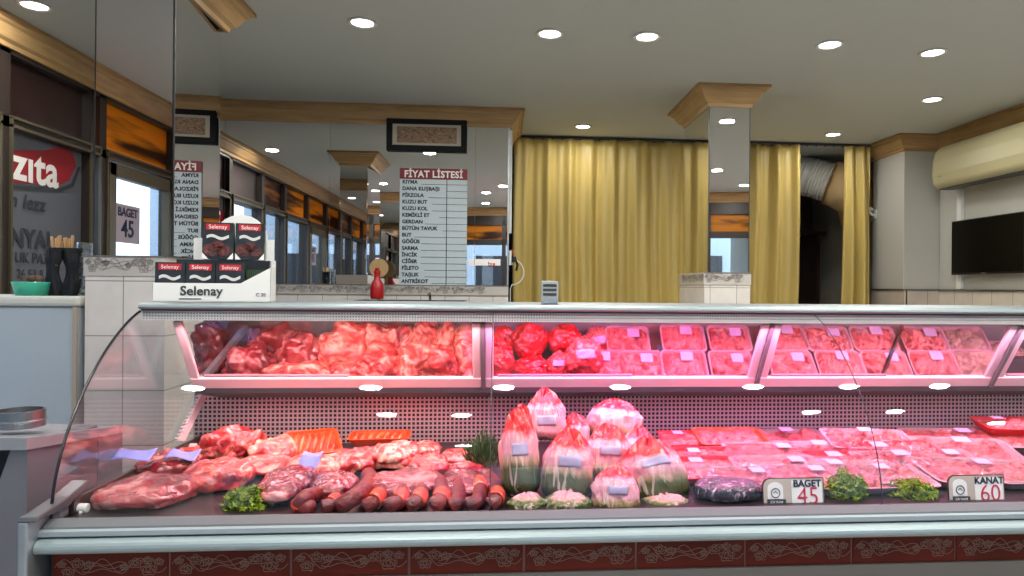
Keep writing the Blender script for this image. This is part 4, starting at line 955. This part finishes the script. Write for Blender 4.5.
# bags
def bag(label,x0,x1,ytop,ybot,Y,mt,seed,tilt=0,sticker=(.45,.60),group='printed chicken bags',lean=.0,neck=.45,stx=0,d=None):
    A=at((x0+x1)/2,ybot,Y); Tt=at((x0+x1)/2,ytop,Y); h=(Tt.z-A.z)*.94; w=at(x1,ybot,Y).x-at(x0,ybot,Y).x; d=d or w*.75
    t=thing('chicken_bag',label,'bag',A,(-.22 if ytop<470 else 0,tilt,0),group)
    sd=seed*2.3
    def surf(u,v,k=1.0):
        a=2*PI*u; 
        if v<.18: r=.62+.38*math.sin(v/.18*PI/2)
        elif v<.6: r=1.0-.03*(v-.18)
        elif v<.93: r=.987-(.987-neck)*max(0,(v-.62)/.31)**1.2
        else: r=neck*(1-.75*((v-.93)/.07)**1.5)
        cz=v*h
        n=noise.noise(Vector((math.cos(a)*1.3,math.sin(a)*1.3,v*2+sd)))
        fold=math.sin(a*9+sd+2*n)*.035*(v**2)*2.2+math.sin(a*17+sd*3)*.018*v+.10*n+.03*noise.noise(Vector((math.cos(a)*4,math.sin(a)*4,v*7+sd)))
        rr=(r+fold*max(.4,r*r)+(.05+.16*v*v)*noise.noise(Vector((math.cos(a)*3.2+sd,math.sin(a)*3.2,v*4)))+(.05+.10*v)*(abs(noise.noise(Vector((math.cos(a)*5+sd,math.sin(a)*5,v*3))))-.2))*k
        e=.8
        x=math.copysign(abs(math.cos(a))**e,math.cos(a))*rr*w/2; y=math.copysign(abs(math.sin(a))**e,math.sin(a))*rr*d/2
        z=cz+h*.22*v**5*noise.noise(Vector((math.cos(a)*2.6,math.sin(a)*2.6,sd)))
        return (x,y,z)
    mb=MB().grid(lambda u,v:surf(u,v),64,40,wrapu=True)
    n=64; mb.f.append(tuple(range(n))[::-1]); mb.m.append(0); mb.f.append(tuple(40*n+j for j in range(n))); mb.m.append(0)
    mb.build('bag_film',M[mt],t,smooth=True)
    if sticker:
        a0=.75+stx; MB().grid(lambda u,v:surf(a0-.055+.11*u,sticker[0]+(sticker[1]-sticker[0])*v,1.04),8,5).build('sticker',M['sticker'],t,smooth=True,solid=.001)
    return t
BG=[('bag lowest by the glass joint, squeezed flat with green inside',507,546,493,514,1.70,'bag_d',1,0,None),
 ('bag lying low and green beside the squeezed one',544,592,491,514,1.70,'bag_d',2,0,None),
 ('bag lying low and dark green under the largest bag',640,690,494,512,1.72,'bag_d',3,0,None),
 ('red-topped bag standing tallest in the rear of the pile',526,566,390,440,2.00,'bag_b',4,.0,(.3,.5)),
 ('red-topped bag first in the front row by the glass joint',502,541,407,497,1.78,'bag_a',5,-.04,(.48,.62)),
 ('small red-topped bag half hidden behind the middle of the pile',562,590,414,452,2.02,'bag_b',6,0,(.2,.4)),
 ('red-topped bag lying tilted high with an olive base',586,640,400,440,2.06,'bag_c',7,.1,None),
 ('red-topped bag in the rear behind the largest one',618,658,428,470,1.98,'bag_b',8,.05,(.3,.5)),
 ('red-topped bag second in the front row with green base',540,592,430,500,1.76,'bag_a',9,.06,(.5,.66)),
 ('red-topped bag in the centre of the pile with olive base',583,629,426,482,1.86,'bag_c',10,.08,(.5,.68)),
 ('largest red-topped bag with dark green base at the pile end',628,690,438,503,1.78,'bag_a',11,-.14,(.62,.74)),
 ('short red-topped bag low in front of the centre',592,639,468,513,1.70,'bag_c',12,.02,(.45,.65))]
for lb,x0,x1,yt,yb,Y,mt,sd,tl,st in BG: bag('chicken '+lb,x0,x1,yt,yb,Y,mt,sd,tl,st,neck=.5)
RB=[(490,516,326,352,2.40,'glossy red poultry bag at the upper corner by the frame divider',0),(512,548,322,362,2.38,'glossy red poultry bag bulging tall in the upper row',0),(489,516,344,380,2.29,'glossy red poultry bag low by the frame divider',0),
 (514,552,356,380,2.28,'glossy red poultry bag low and flat beside it',0),(547,583,324,356,2.38,'glossy red poultry bag half hidden under the clear-topped ones',0),(580,612,326,362,2.38,'red-bottomed bag with a pale top, at the rear',1),(564,604,338,378,2.26,'large red-bottomed bag with a lilac label facing out',1),(546,570,352,380,2.27,'small red-bottomed bag with pale top, low',1),(600,617,350,380,2.3,'narrow red bag next to the pink trays',0)]
M['bag_e']=bag_material('round_bag_pale',.0,1.3)
def round_bag(x0,x1,yt,yb,Y,label,kind,seed):
    q0=at(x0,(yt+yb)/2,Y); q1=at(x1,(yt+yb)/2,Y); r=(q1.x-q0.x)/2; rz=(at(x0,yt,Y).z-at(x0,yb,Y).z)/2
    t=thing('poultry_bag',label,'bag',((q0.x+q1.x)/2,Y,q0.z),group='red poultry bags on the upper shelf')
    bm=bmesh.new(); bmesh.ops.create_icosphere(bm,subdivisions=5,radius=1); sd=Vector((seed,seed*2,seed*3))
    for v in bm.verts:
        n=v.co.normalized(); k=1+.24*noise.noise(n*1.6+sd)+.22*abs(noise.noise(n*3.4+sd))+.07*fbm(n*8+sd,3)-.1; v.co=Vector((n.x*r*k,n.y*r*.8*k,n.z*rz*k))
    for f in bm.faces:
        f.smooth=True
        if kind==1 and f.calc_center_median().z/rz>-.05+.25*f.calc_center_median().x/r: f.material_index=1
    me=bpy.data.meshes.new('bag_film'); bm.to_mesh(me); bm.free(); me.materials.append(M['redbag']); me.materials.append(M['mince'])
    o=bpy.data.objects.new('bag_film',me); C.objects.link(o); o.parent=t
    if kind==1:
        def fn(u,v):
            x=(u-.5)*r*.9; z=rz*(.05+.4*v); n=Vector((x/r,-math.sqrt(max(0,1-(x/r)**2-(z/rz)**2)),z/rz)).normalized(); k=.985+.24*noise.noise(n*1.6+sd)+.22*abs(noise.noise(n*3.4+sd)); return (n.x*r*k,n.y*r*.8*k,n.z*rz*k)
        MB().grid(fn,8,5).build('sticker',M['sticker'],t,smooth=True,solid=.001)
for i,(x0,x1,yt,yb,Y,lb,k) in enumerate(RB): round_bag(x0,x1,yt,yb,Y,lb,k,i*1.7+3)
# dark vegetable bag
chunk('vegetable_bag','clear bag of dark purple vegetables lying at the sill','bag',None,694,762,479,1.74,.13,.80,M['darkveg'],77,.15)
# herbs
def herb(label,x0,x1,yt,yb,Y,mt,seed,n=420,size=.011,cat='parsley',name='parsley_bunch',long=False):
    R=random.Random(seed); A=at(x0,yb,Y); B=at(x1,yt,Y); w=B.x-A.x; h=B.z-A.z
    t=thing(name,label,cat,((A.x+B.x)/2,Y,A.z),group='green herbs')
    mb=MB()
    for i in range(n):
        a=R.uniform(0,2*PI); el=math.asin(R.uniform(-.2,1)); rr=R.uniform(.55,1)*(1+.25*noise.noise(Vector((math.cos(a)*2,math.sin(a)*2,el*2+seed))))
        c=Vector((math.cos(a)*math.cos(el)*w/2*rr,math.sin(a)*math.cos(el)*w*.35*rr,h*.35+math.sin(el)*h*.62*rr))
        d=Vector((R.gauss(0,1),R.gauss(0,1),R.gauss(.4,1))).normalized(); s_=d.orthogonal().normalized(); b2=d.cross(s_)
        s=size*R.uniform(.6,1.2)
        if long:
            q=Vector((R.gauss(0,.5),R.gauss(0,.4),1)).normalized(); mb.add([c,c+q*s*3+s_*s*.15,c+q*s*3.3,c+q*s*1.5-s_*s*.2],[(0,1,2,3)]); continue
        vs=[c]
        for k in range(9):
            an=-2.3+k*4.6/8; rad=s*(1.0 if k%2==0 else .5); vs.append(c+(s_*math.cos(an)+b2*math.sin(an))*rad+d*s*.25*(k%2))
        mb.add(vs,[(0,k,k+1) for k in range(1,9)])
    mb.build('leaves',M[mt],t)
    sm=MB()
    for i in range(16):
        a=R.uniform(0,2*PI); sm.tube([(0.1*w*math.cos(a),.05*w*math.sin(a),0),(w*.35*math.cos(a),w*.2*math.sin(a),h*R.uniform(.4,.8))],.0015,5)
    sm.build('stems',M['stem'],t)
herb('bright parsley bunch at the sill before the wrapped joints',223,272,486,516,1.72,'leaf',1)
herb('parsley bunch at the sill beside the first price card',822,868,470,506,1.73,'leaf',2,n=380)
herb('parsley bunch at the sill before the red foam tray',886,938,478,505,1.73,'leaf',3,n=420)
herb('feathery dill sprigs in front of the glass joint by the perforated panel',466,500,440,478,2.02,'leafdk',4,n=500,size=.014,cat='dill',name='dill_bunch',long=True)
# price cards
def card(label,x0,x1,yt,yb,Y,top,num,wtop=.024):
    A=at(x0,yb,Y); B=at(x1,yt,Y); w=B.x-A.x; h=B.z-A.z
    t=thing('price_card',label,'price card',((A.x+B.x)/2,Y,A.z),(-.12,0,0),group='printed price cards')
    r=.012; pts=[(w/2,0),(w/2,h)]+[(-w/2+.02-.02*math.sin(a),h-.02+.02*math.cos(a)) for a in [PI/2*i/6 for i in range(7)]]+[(-w/2,0)]
    MB().prism(pts,'y',0,.003).build('card_back',M['brown'],t)
    MB().prism([(p[0]*.965,p[1]*.965) for p in pts],'y',-.001,0).build('card_face',mat('card_beige'+num,(190,176,166),.5),t)
    MB().box(-.005,w*.46,-.002,-.001,.0,h*.9).build('white_panel',M['txtwhite'],t)
    em=MB().prism([(-w*.42,h*.3),(-w*.17,h*.3),(-w*.17,h*.66)]+[(-w*.295+w*.125*math.cos(a),h*.66+h*.2*math.sin(a)) for a in [PI*i/12 for i in range(1,12)]]+[(-w*.42,h*.66)],'y',-.002,-.001)
    em.build('emblem_arch',M['txtwhite'],t)
    MB().tube([(-w*.295+w*.07*math.cos(a),-.0025,h*.5+w*.07*math.sin(a)) for a in [2*PI*i/16 for i in range(17)]],.0012,5).tube([(-w*.33,-.0025,h*.5),(-w*.295,-.0025,h*.56),(-w*.26,-.0025,h*.48)],.001,5).build('emblem_mark',M['inkgrey'],t)
    MB().box(-w*.43,-w*.13,-.0025,-.001,h*.1,h*.28).build('emblem_band',M['inkgrey'],t)
    text('band_lettering','ÜSTÜN TAVUK'[:0]+'SÜN TAVUK',.009,(-w*.28,-.003,h*.19),FACE,M['txtwhite'],t,ext=.0002,sx=.7)
    text('card_lettering',top,wtop,(w*.22,-.003,h*.80),FACE,M['navy'],t,off=.0006,ext=.0004)
    text('card_number',num,.062,(w*.23,-.003,h*.36),FACE,M['numred'],t,off=-.0006,ext=.0004,sx=.95)
card('printed price card reading BAGET 45 propped at the sill',763,825,478,508,1.68,'BAGET','45')
card('printed price card reading KANAT 60 propped at the sill',949,1006,475,505,1.68,'KANAT','60')
# potted palm near the front window, seen in the mirror
pp=thing('potted_palm','tall potted palm by the windows, seen only in the wall mirror','plant',(-1.95,-.15,0))
MB().lathe([(.001,0),(.13,0),(.17,.3),(.18,.32),(.16,.32),(.001,.3)],n=24).build('pot',M['brown'],pp,smooth=True)
pf_=MB(); R=random.Random(9)
for i in range(12):
    a=R.uniform(0,2*PI); L_=R.uniform(.5,.8); b=R.uniform(.25,.5)
    P=[Vector((math.cos(a)*b*t*L_*1.3,math.sin(a)*b*t*L_*1.3,.3+1.25*t-.35*t*t*b*2)) for t in [k/14 for k in range(15)]]
    pf_.tube(P,.006,5)
    for k in range(5,15):
        for s in (-1,1):
            d=Vector((-math.sin(a)*s,math.cos(a)*s,.1)); q=P[k]; pf_.add([q,q+d*.1+Vector((0,0,.03)),q+d*.22*(1.1-k/22)-Vector((0,0,.06)),q+d*.1-Vector((0,0,.02))],[(0,1,2,3)])
pf_.build('fronds',M['palm'],pp)
# ------------------------------------------------------------------ world
w=bpy.data.worlds.new('world'); sc.world=w; w.use_nodes=True
bg=w.node_tree.nodes['Background']; bg.inputs[0].default_value=(.76,.86,1,1); bg.inputs[1].default_value=4.3
def portal(loc,rot,sx,sy):
    ld=bpy.data.lights.new('sky_portal','AREA'); ld.shape='RECTANGLE'; ld.size=sx; ld.size_y=sy; ld.cycles.is_portal=True
    o=bpy.data.objects.new('sky_portal',ld); C.objects.link(o); o.location=loc; o.rotation_euler=rot
portal((-2.6,1.3,1.2),(PI/2,0,-PI/2),5.8,2.4)
portal((.6,-1.35,1.2),(PI/2,0,PI+.23),6.2,2.4)
